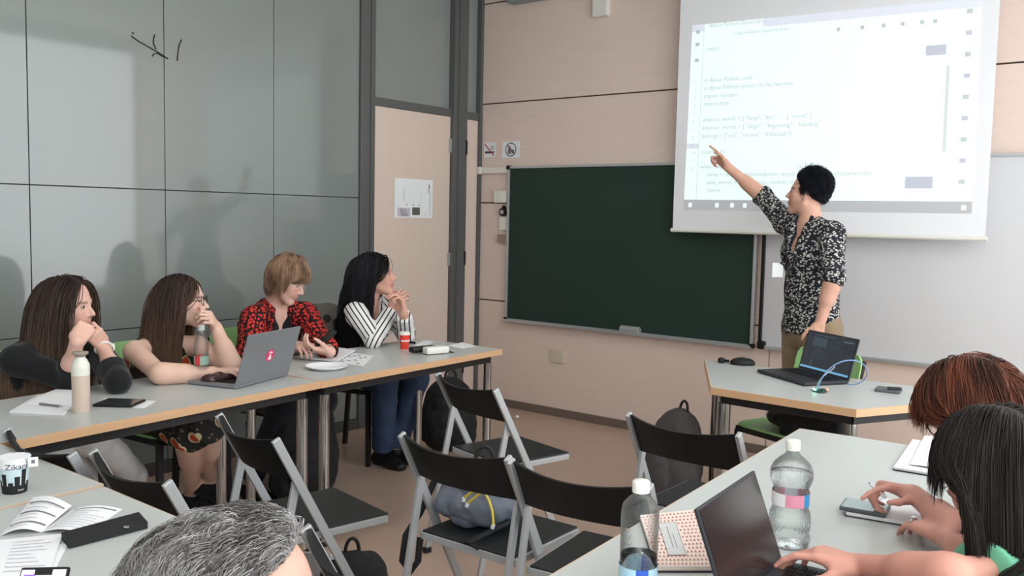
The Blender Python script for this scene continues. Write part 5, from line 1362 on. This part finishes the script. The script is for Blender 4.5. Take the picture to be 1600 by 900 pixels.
# ---- presenter
f = nrm(V3(-.5, -.86, 0)); l = np.cross(V3(0, 0, 1), f)
neck = at(1266, 350, y=-.64); head = at(1261, 303, y=-.64)
shR = neck-l*.165+V3(-.02, .01, .0); shL = neck+l*.165-V3(0, 0, .05)
elR = ext(shR, (1192, 307), .27, near=False); wrR = ext(elR, (1137, 261), .24, near=False); tip = ext(wrR, (1108, 232), .17, near=False)
elL = ext(shL, (1303, 434), .27); wrL = ext(elL, (1281, 505), .235, near=False)
pel = at(1268, 510, y=-.62)
hipn = pel
J = J_(pel, neck, head, (-.97, -.20, .16), f, shL, shR, elL, elR, wrL, wrR, pel+l*.09+V3(-.03, -.02, -.42), pel-l*.10+V3(.0, .0, -.42), A([pel[0]+l[0]*.10, pel[1]+l[1]*.1, .09]), A([pel[0]-l[0]*.11, pel[1]-l[1]*.11+.03, .09]), (-.5, -.8, 0), (-.9, -.4, 0))
def lanyard(x):
    r, o = x['root'], x['org']; b = MB(); N0, f_, la = x['N0'], x['f'], x['lat']
    bd = at(1215, 422, y=-.80)
    for g in (1, -1): b.tube([N0-f_*.04+la*g*.02+V3(0, 0, .06)-o, N0+la*g*.075+f_*.02+V3(0, 0, .035)-o, N0+f_*.115+la*g*.05-V3(0, 0, .06)-o, x['ch']+f_*.135+la*g*.02-V3(0, 0, .10)-o, bd+V3(.015, 0, .04)-o], .0045, 7)
    b.build('lanyard', M['fabric_black'], r)
    b = MB(); b.box(bd-o, (.055, .004, .075), rot=.5, bev=.0015); b.build('name_badge', M['paper'], r)
def belt(x):
    up = nrm(x['N0']-x['pel']); p = x['pel']+up*.062
    garment('belt', [fc(p-up*.018, p+up*.018, .108, .108, x['hl'], 1.36, .01, clip=[(p+up*.016, up), (p-up*.016, -up)])], .004, M['black_plastic'], x['root'], x['org'], 0)
def open_collar(x):
    r, o = x['root'], x['org']; N0, f_, la = x['N0'], x['f'], x['lat']
    for g in (1, -1):
        pr = [fc(N0+la*g*.045+f_*.03+V3(0, 0, .045), x['ch']+la*g*.045+f_*.115+V3(0, 0, .01), .008, .010, nrm(la*g+V3(0, 0, -.4)), 3.4, .01)]
        garment('collar', pr, .0035, M['shirt_in'], r, o, .002)
M['shirt_in'] = cloth('shirt_dark_lining', (34, 36, 52))
person('person standing in a black patterned shirt and khaki trousers, pointing at the projection screen', J, h=.0045, fem=False, skin=(208, 160, 140), s=1, brow=(44, 36, 34), browk=.8, stub=.25,
       hands={'R': dict(d=tip-wrR, n=(.3, -.6, -.7), c=[(4, 4, 3), (70, 80, 50), (75, 80, 50), (78, 80, 50)], th=(35, 30), s=.95, sp=1), 'L': dict(d=A([-.12, -.05, -1.0]), n=(-.8, .5, 0), c=REL)},
       garments=[legs('trousers', cloth('khaki', (140, 120, 98)), .96, .016, .07, .006), belt, top('shirt', pattern_mat('horse_print', 'horses'), slL=.08, slR=.10, o=.022, hem=-.03, fold=.009, vneck=.03, r=.060, seed=2), open_collar, lanyard],
       hair=dict(style='short', n=10000, burn=True, len=.030, sweep=(.0, 0, .22), lift=.6, rad=.0013, c0=(16, 18, 26), c1=(44, 46, 56), mess=.32, frontup=.9, toplen=1.3, nseg=6, vol=.005, hairline=.32, side=-.35, grav=.35, seed=5), shoes=M['black_plastic'], hs=.95)
# ---- the four people along the glass wall, from the far one to the near one
M['striped'] = pattern_mat('striped_cotton', 'stripes')
head = at(588, 430, x=.85); neck = head+V3(-.045, -.02, -.165)
shR = neck+V3(.07, -.145, -.035); shL = neck+V3(-.03, .16, -.035)
elR = at(583, 531, z=.785); elR = elR+V3(-.02, .02, 0)
elL = at(634, 520, x=1.02)
wrR = ext(elR, (612, 483), .225, near=False); wrL = ext(elL, (631, 490), .2, near=True)
pel = V3(.48, -1.74, .56)
J = J_(pel, neck, head, (.80, .60, .12), (.85, .45), shL, shR, elL, elR, wrL, wrR, at(650, 592, z=.51), at(601, 596, z=.52), at(620, 697, z=.09), at(598, 702, z=.09), (.9, .25, 0), (.95, -.1, 0))
mid = (wrR+wrL)/2
person('person in a white shirt with dark stripes, hands clasped near the red cup', J, skin=(210, 160, 142), brow=(40, 30, 30),
       hands={'R': dict(d=nrm(V3(.35, .35, .75)), n=nrm(V3(-.3, .9, -.1)), c=[(35, 45, 25), (40, 45, 25), (42, 45, 25), (45, 45, 25)], s=.92, sp=7), 'L': dict(d=nrm(V3(-.15, -.15, .8)), n=nrm(V3(-.3, -.9, 0)), c=[(35, 50, 25), (40, 50, 25), (42, 50, 25), (45, 50, 25)], s=.92, sp=7)},
       garments=[legs('jeans', pattern_mat('denim', 'denim'), .97, .016, .06, .007, flare=.014), top('shirt', M['striped'], .9, .9, o=.022, hem=-.10, fold=.008, uv=True, r=.058, vneck=.02)],
       hair=dict(style='long', n=5600, len=.42, rad=.0021, c0=(14, 13, 16), c1=(38, 36, 42), fringe=False, lift=.22, vol=.02, nseg=18, wave=.007, wfreq=30, back=.12, guard=.03, seed=11, part=.1), shoes=M['black_plastic'], eye=(50, 36, 30))
# red and black shirt
M['redprint'] = pattern_mat('red_print', 'red')
head = at(449, 436, x=.78); neck = at(430, 480, x=.68)
shR = neck+V3(.04, -.16, -.045); shL = neck+V3(.05, .155, -.045)
elR = ext(shR, (384, 566), .27); wrR = at(464, 541, z=.80)
elL = ext(shL, (503, 535), .27); wrL = at(516, 550, z=.785)
pel = V3(.46, -2.42, .56)
def open_front(name, m, width, **kw):
    def g(x):
        f_, la = x['f'], x['lat']; o = kw.get('o', .016)
        pr = x['torso'](o)+x['bust'](o*.6); tor = list(pr)
        for S, fr in (('L', kw['slL']), ('R', kw['slR'])): pr += x['arm'](S, o*.9, fr)
        pr += neckcut(x, .06)
        a = x['N0']+f_*.11+V3(0, 0, .02); b_ = x['pel']+f_*.19
        q = fc(a, b_, .05, .07, la, width, .008); q['neg'] = True; pr.append(q)
        garment(name, pr, x['h']*1.1, m, x['root'], x['org'], .006, 13, 2, 2, True); return tor
    return g
J = J_(pel, neck, head, (.72, .42, -.42), (.97, .25), shL, shR, elL, elR, wrL, wrR, V3(.95, -2.36, .50), V3(.93, -2.58, .50), V3(.74, -2.38, .09), V3(.72, -2.62, .09), (.95, .1, 0), (.95, -.1, 0))
ph = at(503, 541, z=.815)
person('person in a red and black patterned shirt, looking down at a phone', J, skin=(222, 178, 162), brow=(110, 80, 62), arm=1.05,
       hands={'R': dict(d=at(496, 538, z=.84)-wrR, n=(.1, .3, -1), c=[(15, 25, 15), (50, 60, 40), (55, 60, 40), (60, 60, 40)], s=.95), 'L': dict(d=nrm(at(488, 546, z=.80)-wrL), n=(-.35, 0, .93), c=[(28, 42, 28)]*4, th=(20, 10), s=.95)},
       garments=[legs('trousers', cloth('black_cotton', (28, 28, 36)), .97, .02, .06), top('black_top', cloth('black_jersey', (26, 26, 32)), None, None, o=.007, hem=-.05, r=.062, vneck=.02, ncf=.03, fold=.002), open_front('shirt', M['redprint'], 1.25, slL=.78, slR=.82, o=.024)],
       hair=dict(style='long', n=6500, len=.105, lift=.25, rad=.0017, c0=(104, 78, 62), c1=(172, 138, 112), nseg=10, vol=.008, hairline=.16, side=-.1, wave=.004, back=.12, guard=.045, part=.5, seed=21), glass=(M['silver'], .020, .0009), shoes=M['black_plastic'], eye=(90, 100, 110))
pcn = at(507, 534, x=wrL[0]-.015); py_ = nrm(V3(.42, .42, .62)); px_ = nrm(np.cross(py_, nrm(V3(-.75, -.2, .6))))
t, *_ = phone('dark smartphone held by the person in the red and black shirt', [pcn-px_*.036-py_*.072, pcn+px_*.036-py_*.072, pcn+px_*.036+py_*.072, pcn-px_*.036+py_*.072], th=.009)
# woman with black glasses
head = at(286, 471, x=.92); neck = V3(.86, -3.19, .885)
shR = V3(.90, -3.335, .845); shL = V3(.93, -3.06, .845)
elR = at(249, 584, z=.785); elL = at(363, 573, z=.785)
wrR = at(333, 583, z=.775); wrL = ext(elL, (337, 512), .225, near=False)
pel = V3(.60, -3.08, .56)
def dress(x):
    up = nrm(x['N0']-x['pel']); pr = x['torso'](.008)[:3]+x['bust'](.006); top_p = x['ch']+up*.045; tor = list(x['torso'](.004))
    pr = [dict(p, clip=[(top_p, up)]) for p in pr]
    for S in 'LR': pr.append(rc(x['J']['sh'+S]*.55+x['N0']*.45+x['f']*.03+V3(0, 0, -.0), x['ch']+(x['J']['sh'+S]-x['N0'])*.45+x['f']*.085, .016, .02, .01)); pr.append(rc(x['J']['sh'+S]*.55+x['N0']*.45+x['f']*.02, x['ch']+(x['J']['sh'+S]-x['N0'])*.45-x['f']*.07, .016, .02, .01))
    for S in 'LR':
        a, k_ = x['J']['hip'+S], x['J']['kn'+S]; e = k_+(k_-a)*.12; pr.append(rc(a, e, .10, .072, .05, clip=[(e-V3(0, 0, 0), nrm(k_-a))]))
    pr.append(fc((x['J']['hipL']+x['J']['hipR'])/2, (x['J']['knL']+x['J']['knR'])/2, .09, .06, nrm(x['J']['knL']-x['J']['knR']), 1.5, .05))
    garment('dress', pr, x['h']*1.2, pattern_mat('floral_print', 'floral'), x['root'], x['org'], .005, 12, 3); return tor
J = J_(pel, neck, head, (.70, .68, .06), (1, 0), shL, shR, elL, elR, wrL, wrR, at(322, 662, z=.54), at(292, 676, z=.50), at(331, 748, z=.17), at(302, 768, z=.09), (.75, .5, -.35), (.95, .2, 0))
def ring_(S, fi=0):
    def g(x):
        w = x['J']['wr'+S]; b = MB(); d = nrm(x['J']['hd'+S]); 
        return None
    return g
person('person with black glasses, long brown hair and bare arms, chin resting on one hand', J, skin=(222, 184, 166), brow=(60, 44, 38), arm=1.12,
       hands={'R': dict(d=nrm(at(362, 578, z=.79)-wrR), n=(.2, .2, -1), c=REL, s=.92), 'L': dict(d=nrm(at(322, 487, x=1.10)-wrL)+V3(0, 0, .1), n=nrm(V3(-.7, -.5, -.4)), c=[(50, 70, 40), (55, 70, 40), (60, 70, 40), (60, 70, 40)], s=.92)},
       garments=[dress], hair=dict(style='long', n=5200, len=.42, rad=.0021, c0=(40, 28, 26), c1=(84, 62, 54), ct=(134, 106, 84), tipw=.6, lift=.08, vol=.010, nseg=18, wave=.004, back=.12, guard=.045, seed=31, part=.1), glass=(M['black_plastic'], .023, .0016), shoes=cloth('black_canvas', (26, 24, 26)), legr=.92)
# woman in black jumper
head = at(107, 478, x=.86); neck = head+V3(-.04, -.045, -.16)
shR = neck+V3(.03, -.155, -.04); shL = neck+V3(.08, .145, -.04)
elR = at(106, 592, z=.785); elL = at(184, 596, z=.785)
wrR = ext(elR, (120, 534), .21, near=True); wrL = ext(elL, (160, 540), .21, near=False)
pel = V3(.55, -3.66, .56)
J = J_(pel, neck, head, (.80, .58, -.02), (1, .1), shL, shR, elL, elR, wrL, wrR, V3(.98, -3.56, .53), V3(.95, -3.72, .50), at(219, 748, z=.20), at(170, 757, z=.14), (.8, .3, -.3), (.9, .2, -.1))
def watch(S, m, r=.031, fr=.93):
    def g(x):
        e, w = x['J']['el'+S], x['J']['wr'+S]; d = nrm(w-e); p = e+(w-e)*fr-x['org']; b = MB(); u = nrm(np.cross(d, V3(0, 0, 1))); v = np.cross(d, u)
        b.tube([p+(u*math.cos(a)+v*math.sin(a))*r for a in np.linspace(0, 2*PI, 25)], .005, 8, cap=False); q = p+u*r*.0-v*r+d*0
        b.tube([p+u*(r+.001), p+u*(r+.008)], .016, 16); b.build('watch', m, x['root'])
    return g
person('person in a black jumper, chin on clasped hands, wearing a pale watch', J, skin=(220, 176, 160), brow=(70, 50, 44),
       hands={'R': dict(d=nrm(at(137, 508, x=1.10)-wrR), n=nrm(V3(-.4, .6, .5)), c=[(50, 60, 30), (55, 60, 30), (58, 60, 30), (60, 60, 30)], s=.92, td=V3(.1, .9, .3), th=(35, 30)), 'L': dict(d=nrm(at(141, 512, x=1.06)-wrL), n=nrm(V3(-.5, -.4, .6)), c=[(60, 70, 35), (62, 70, 35), (65, 70, 35), (68, 70, 35)], s=.90, td=V3(-.2, -.8, .25), th=(30, 30))},
       garments=[legs('trousers', cloth('white_denim', (236, 236, 236), .02), .93, .016, .06), top('jumper', cloth('black_knit', (24, 24, 27)), .45, .38, o=.020, hem=-.08, fold=.006, r=.056), watch('L', M['white_plastic'])],
       hair=dict(style='long', n=6000, len=.48, rad=.0022, c0=(36, 26, 26), c1=(74, 56, 50), ct=(146, 120, 100), tipw=.7, lift=.12, vol=.014, nseg=20, wave=.005, wfreq=16, back=.12, guard=.085, seed=41, part=-.05), shoes=M['paper'])
# ---- foreground man
head = dep(368, 968, 1.12); neck = head+V3(-.05, -.11, -.13)
f = nrm(V3(.38, .92, 0)); l = np.cross(V3(0, 0, 1), f)
shL = neck+l*.19-V3(0, 0, .06); shR = neck-l*.19-V3(0, 0, .06)
phc = dep(76, 935, 1.42)
wrL = phc+V3(.07, -.03, -.10); elL = shL+(wrL-shL)*.45-V3(0, 0, .14)
elR = shR+V3(.05, .10, -.24); wrR = elR+V3(-.10, .2, .03)
pel = V3(neck[0]-.08, neck[1]-.25, .56)
J = J_(pel, neck, head, (.50, .78, -.36), f, shL, shR, elL, elR, wrL, wrR, pel+V3(.05, .45, -.05), pel+V3(.28, .40, -.05), A([pel[0]+.08, pel[1]+.42, .09]), A([pel[0]+.34, pel[1]+.38, .09]), (.3, .9, 0), (.5, .85, 0), up=(.0, .1, 1))
person('person with wavy grey hair seen from above in the foreground, facing the presenter', J, h=.005, fem=False, skin=(196, 150, 134), brow=(150, 146, 142),
       hands={'L': dict(d=nrm(V3(-.35, .1, .9)), n=nrm(V3(-.4, .3, -.1)), c=[(40, 50, 30)]*4, s=1.0, td=V3(-.1, -.5, .9)), 'R': dict(d=V3(-.3, .9, -.2), n=(0, 0, -1), c=REL)},
       garments=[legs('trousers', cloth('navy_cotton', (44, 48, 60)), .97, .016, .06), top('shirt', cloth('grey_shirt', (92, 96, 104)), .9, .9, o=.02, hem=-.08, r=.068)],
       hair=dict(style='short', n=19000, len=.060, sweep=(-.75, .0, -.1), lift=.4, rad=.00062, c0=(80, 76, 74), c1=(184, 180, 178), cpow=1.2, mess=.18, toplen=.55, nseg=10, vol=.012, hairline=-.18, side=-.05, grav=.9, wave=.013, wfreq=52, seed=51), shoes=M['black_plastic'], hs=1.02)
x_ = nrm(CR*.98+CU*.02); y_ = nrm(CU*.9+CF*.45)
M['lockscreen'] = mat('lit_phone_screen', rgb(200, 200, 215), .2, emit=rgb(222, 222, 238), estr=.8, var=0)
hw, hh = .038, .075; pc = dep(76, 887, 1.42)-y_*hh
t, R3, cen, w_, l_ = phone('lit smartphone with a black frame at the bottom left edge', [pc-x_*hw-y_*hh, pc+x_*hw-y_*hh, pc+x_*hw+y_*hh, pc-x_*hw+y_*hh], th=.009, scr=M['lockscreen'])
b = MB(); b.box(cen+R3@V3(0, l_*.445, .0098), (.028, .009, .0006), R3, 0); b.build('notch', M['black'], t)
b = MB(); b.box(cen+R3@V3(-w_*.28, l_*.37, .0098), (.018, .016, .0005), R3, 0); b.build('screen_icon', mat('purple_icon', rgb(130, 90, 230), .3, emit=rgb(130, 90, 230), estr=.7, var=0), t)
# ---- red-haired woman
head = dep(1519, 640, 2.06)
neck = head+V3(.11, -.01, -.14); shL = neck+V3(.0, -.16, -.03); shR = neck+V3(.0, .16, -.03)
wrR = at(1428, 772, z=.80); elR = at(1500, 833, z=.80)
wrL = at(1476, 838, z=.79); elL = ext(wrL, (1532, 886), .23)
pel = V3(neck[0]+.26, neck[1]-.02, .56)
J = J_(pel, neck, head, (-.80, .18, -.55), (-1, 0), shL, shR, elL, elR, wrL, wrR, pel+V3(-.42, -.09, -.04), pel+V3(-.42, .10, -.04), A([pel[0]-.38, pel[1]-.1, .09]), A([pel[0]-.38, pel[1]+.1, .09]), (-1, 0, 0), (-1, 0, 0))
def rings(S, d, n, left):
    def g(x):
        w = x['J']['wr'+S]; dd = nrm(d); nn = nrm(np.array(n)-dd*(np.array(n)@dd)); tt = np.cross(dd, nn)*(-1 if left else 1); p = w+dd*.105-tt*.008-x['org']; b = MB()
        b.tube([p+(tt*math.cos(a)+nn*math.sin(a))*.0105+nn*.004 for a in np.linspace(0, 2*PI, 20)], .002, 7, cap=False); b.tube([p-nn*.007, p-nn*.012], .006, 10); b.build('ring', M['chrome'], x['root'])
    return g
dR = nrm(at(1378, 757, z=.825)-wrR); dL = nrm(at(1428, 812, z=.785)-wrL)
person('person with red-brown hair leaning over the right table, pen in one hand', J, skin=(206, 150, 136), brow=(90, 60, 46), h=.004, arm=.9,
       hands={'R': dict(d=dR, n=(.0, -.25, -1), c=[(24, 14, 8), (58, 70, 40), (62, 72, 40), (64, 72, 40)], th=(25, 25), s=.95), 'L': dict(d=dL, n=(0, .1, -1), c=[(14, 24, 14)]*4, th=(15, 15), s=.95)},
       garments=[legs('trousers', cloth('dark_trousers', (40, 40, 46)), .97), top('top', cloth('black_viscose', (30, 28, 32)), -.6, -.6, o=.014, hem=-.08), rings('L', dL, (0, .1, -1), True)],
       hair=dict(style='bob', n=11000, len=.26, rad=.0010, c0=(56, 34, 30), c1=(124, 68, 48), ct=(160, 92, 64), tipw=.35, lift=.2, vol=.014, nseg=14, wave=.004, back=.25, fringe=True, flen=.10, seed=61, part=0), glass=(M['black_plastic'], .022, .0016), shoes=M['black_plastic'])
pp = wrR+dR*.09+V3(0, -.012, -.02)
pen('short dark pen with white barrel held above the grey phone at right', pp+V3(.02, -.02, .0), pp+V3(-.035, .035, .012), .0045, M['paper'])
# ---- woman with the dark bob
head = dep(1556, 738, 1.66)
neck = head+V3(.09, -.06, -.15); shL = neck+V3(.0, -.165, -.04); shR = neck+V3(.01, .16, -.04)
wrR = at(1345, 886, z=.785); elR = ext(wrR, (1490, 902), .235); wrL = wrR+V3(-.01, -.22, 0); elL = wrL+V3(.22, -.08, .0)
pel = V3(neck[0]+.25, neck[1]-.05, .56)
J = J_(pel, neck, head, (-.86, .38, -.34), (-1, 0), shL, shR, elL, elR, wrL, wrR, pel+V3(-.42, -.09, -.04), pel+V3(-.42, .10, -.04), A([pel[0]-.38, pel[1]-.1, .09]), A([pel[0]-.38, pel[1]+.1, .09]), (-1, 0, 0), (-1, 0, 0))
dR = nrm(at(1258, 866, z=.79)-wrR)
person('person with a straight dark bob and green shirt typing at the bottom right', J, skin=(208, 150, 134), brow=(40, 32, 32), h=.004,
       hands={'R': dict(d=dR+V3(0, 0, .1), n=(.1, 0, -1), c=[(12, 25, 15), (25, 30, 18), (30, 32, 18), (38, 35, 18)], th=(10, 15), s=.95, sp=6), 'L': dict(d=(-1, .1, 0.05), n=(0, 0, -1), c=[(15, 28, 16)]*4, th=(10, 15), s=.95)},
       garments=[legs('trousers', cloth('grey_trousers', (60, 62, 70)), .97), top('shirt', cloth('green_cotton', (112, 184, 150)), -.75, -.75, o=.018, hem=-.08)],
       hair=dict(style='bob', n=16000, len=.30, rad=.0009, c0=(26, 21, 20), c1=(56, 48, 45), lift=.1, vol=.012, nseg=16, wave=.0, back=.10, fringe=True, flen=.115, seed=71, part=0), glass=(M['silver'], .022, .001), shoes=M['black_plastic'])
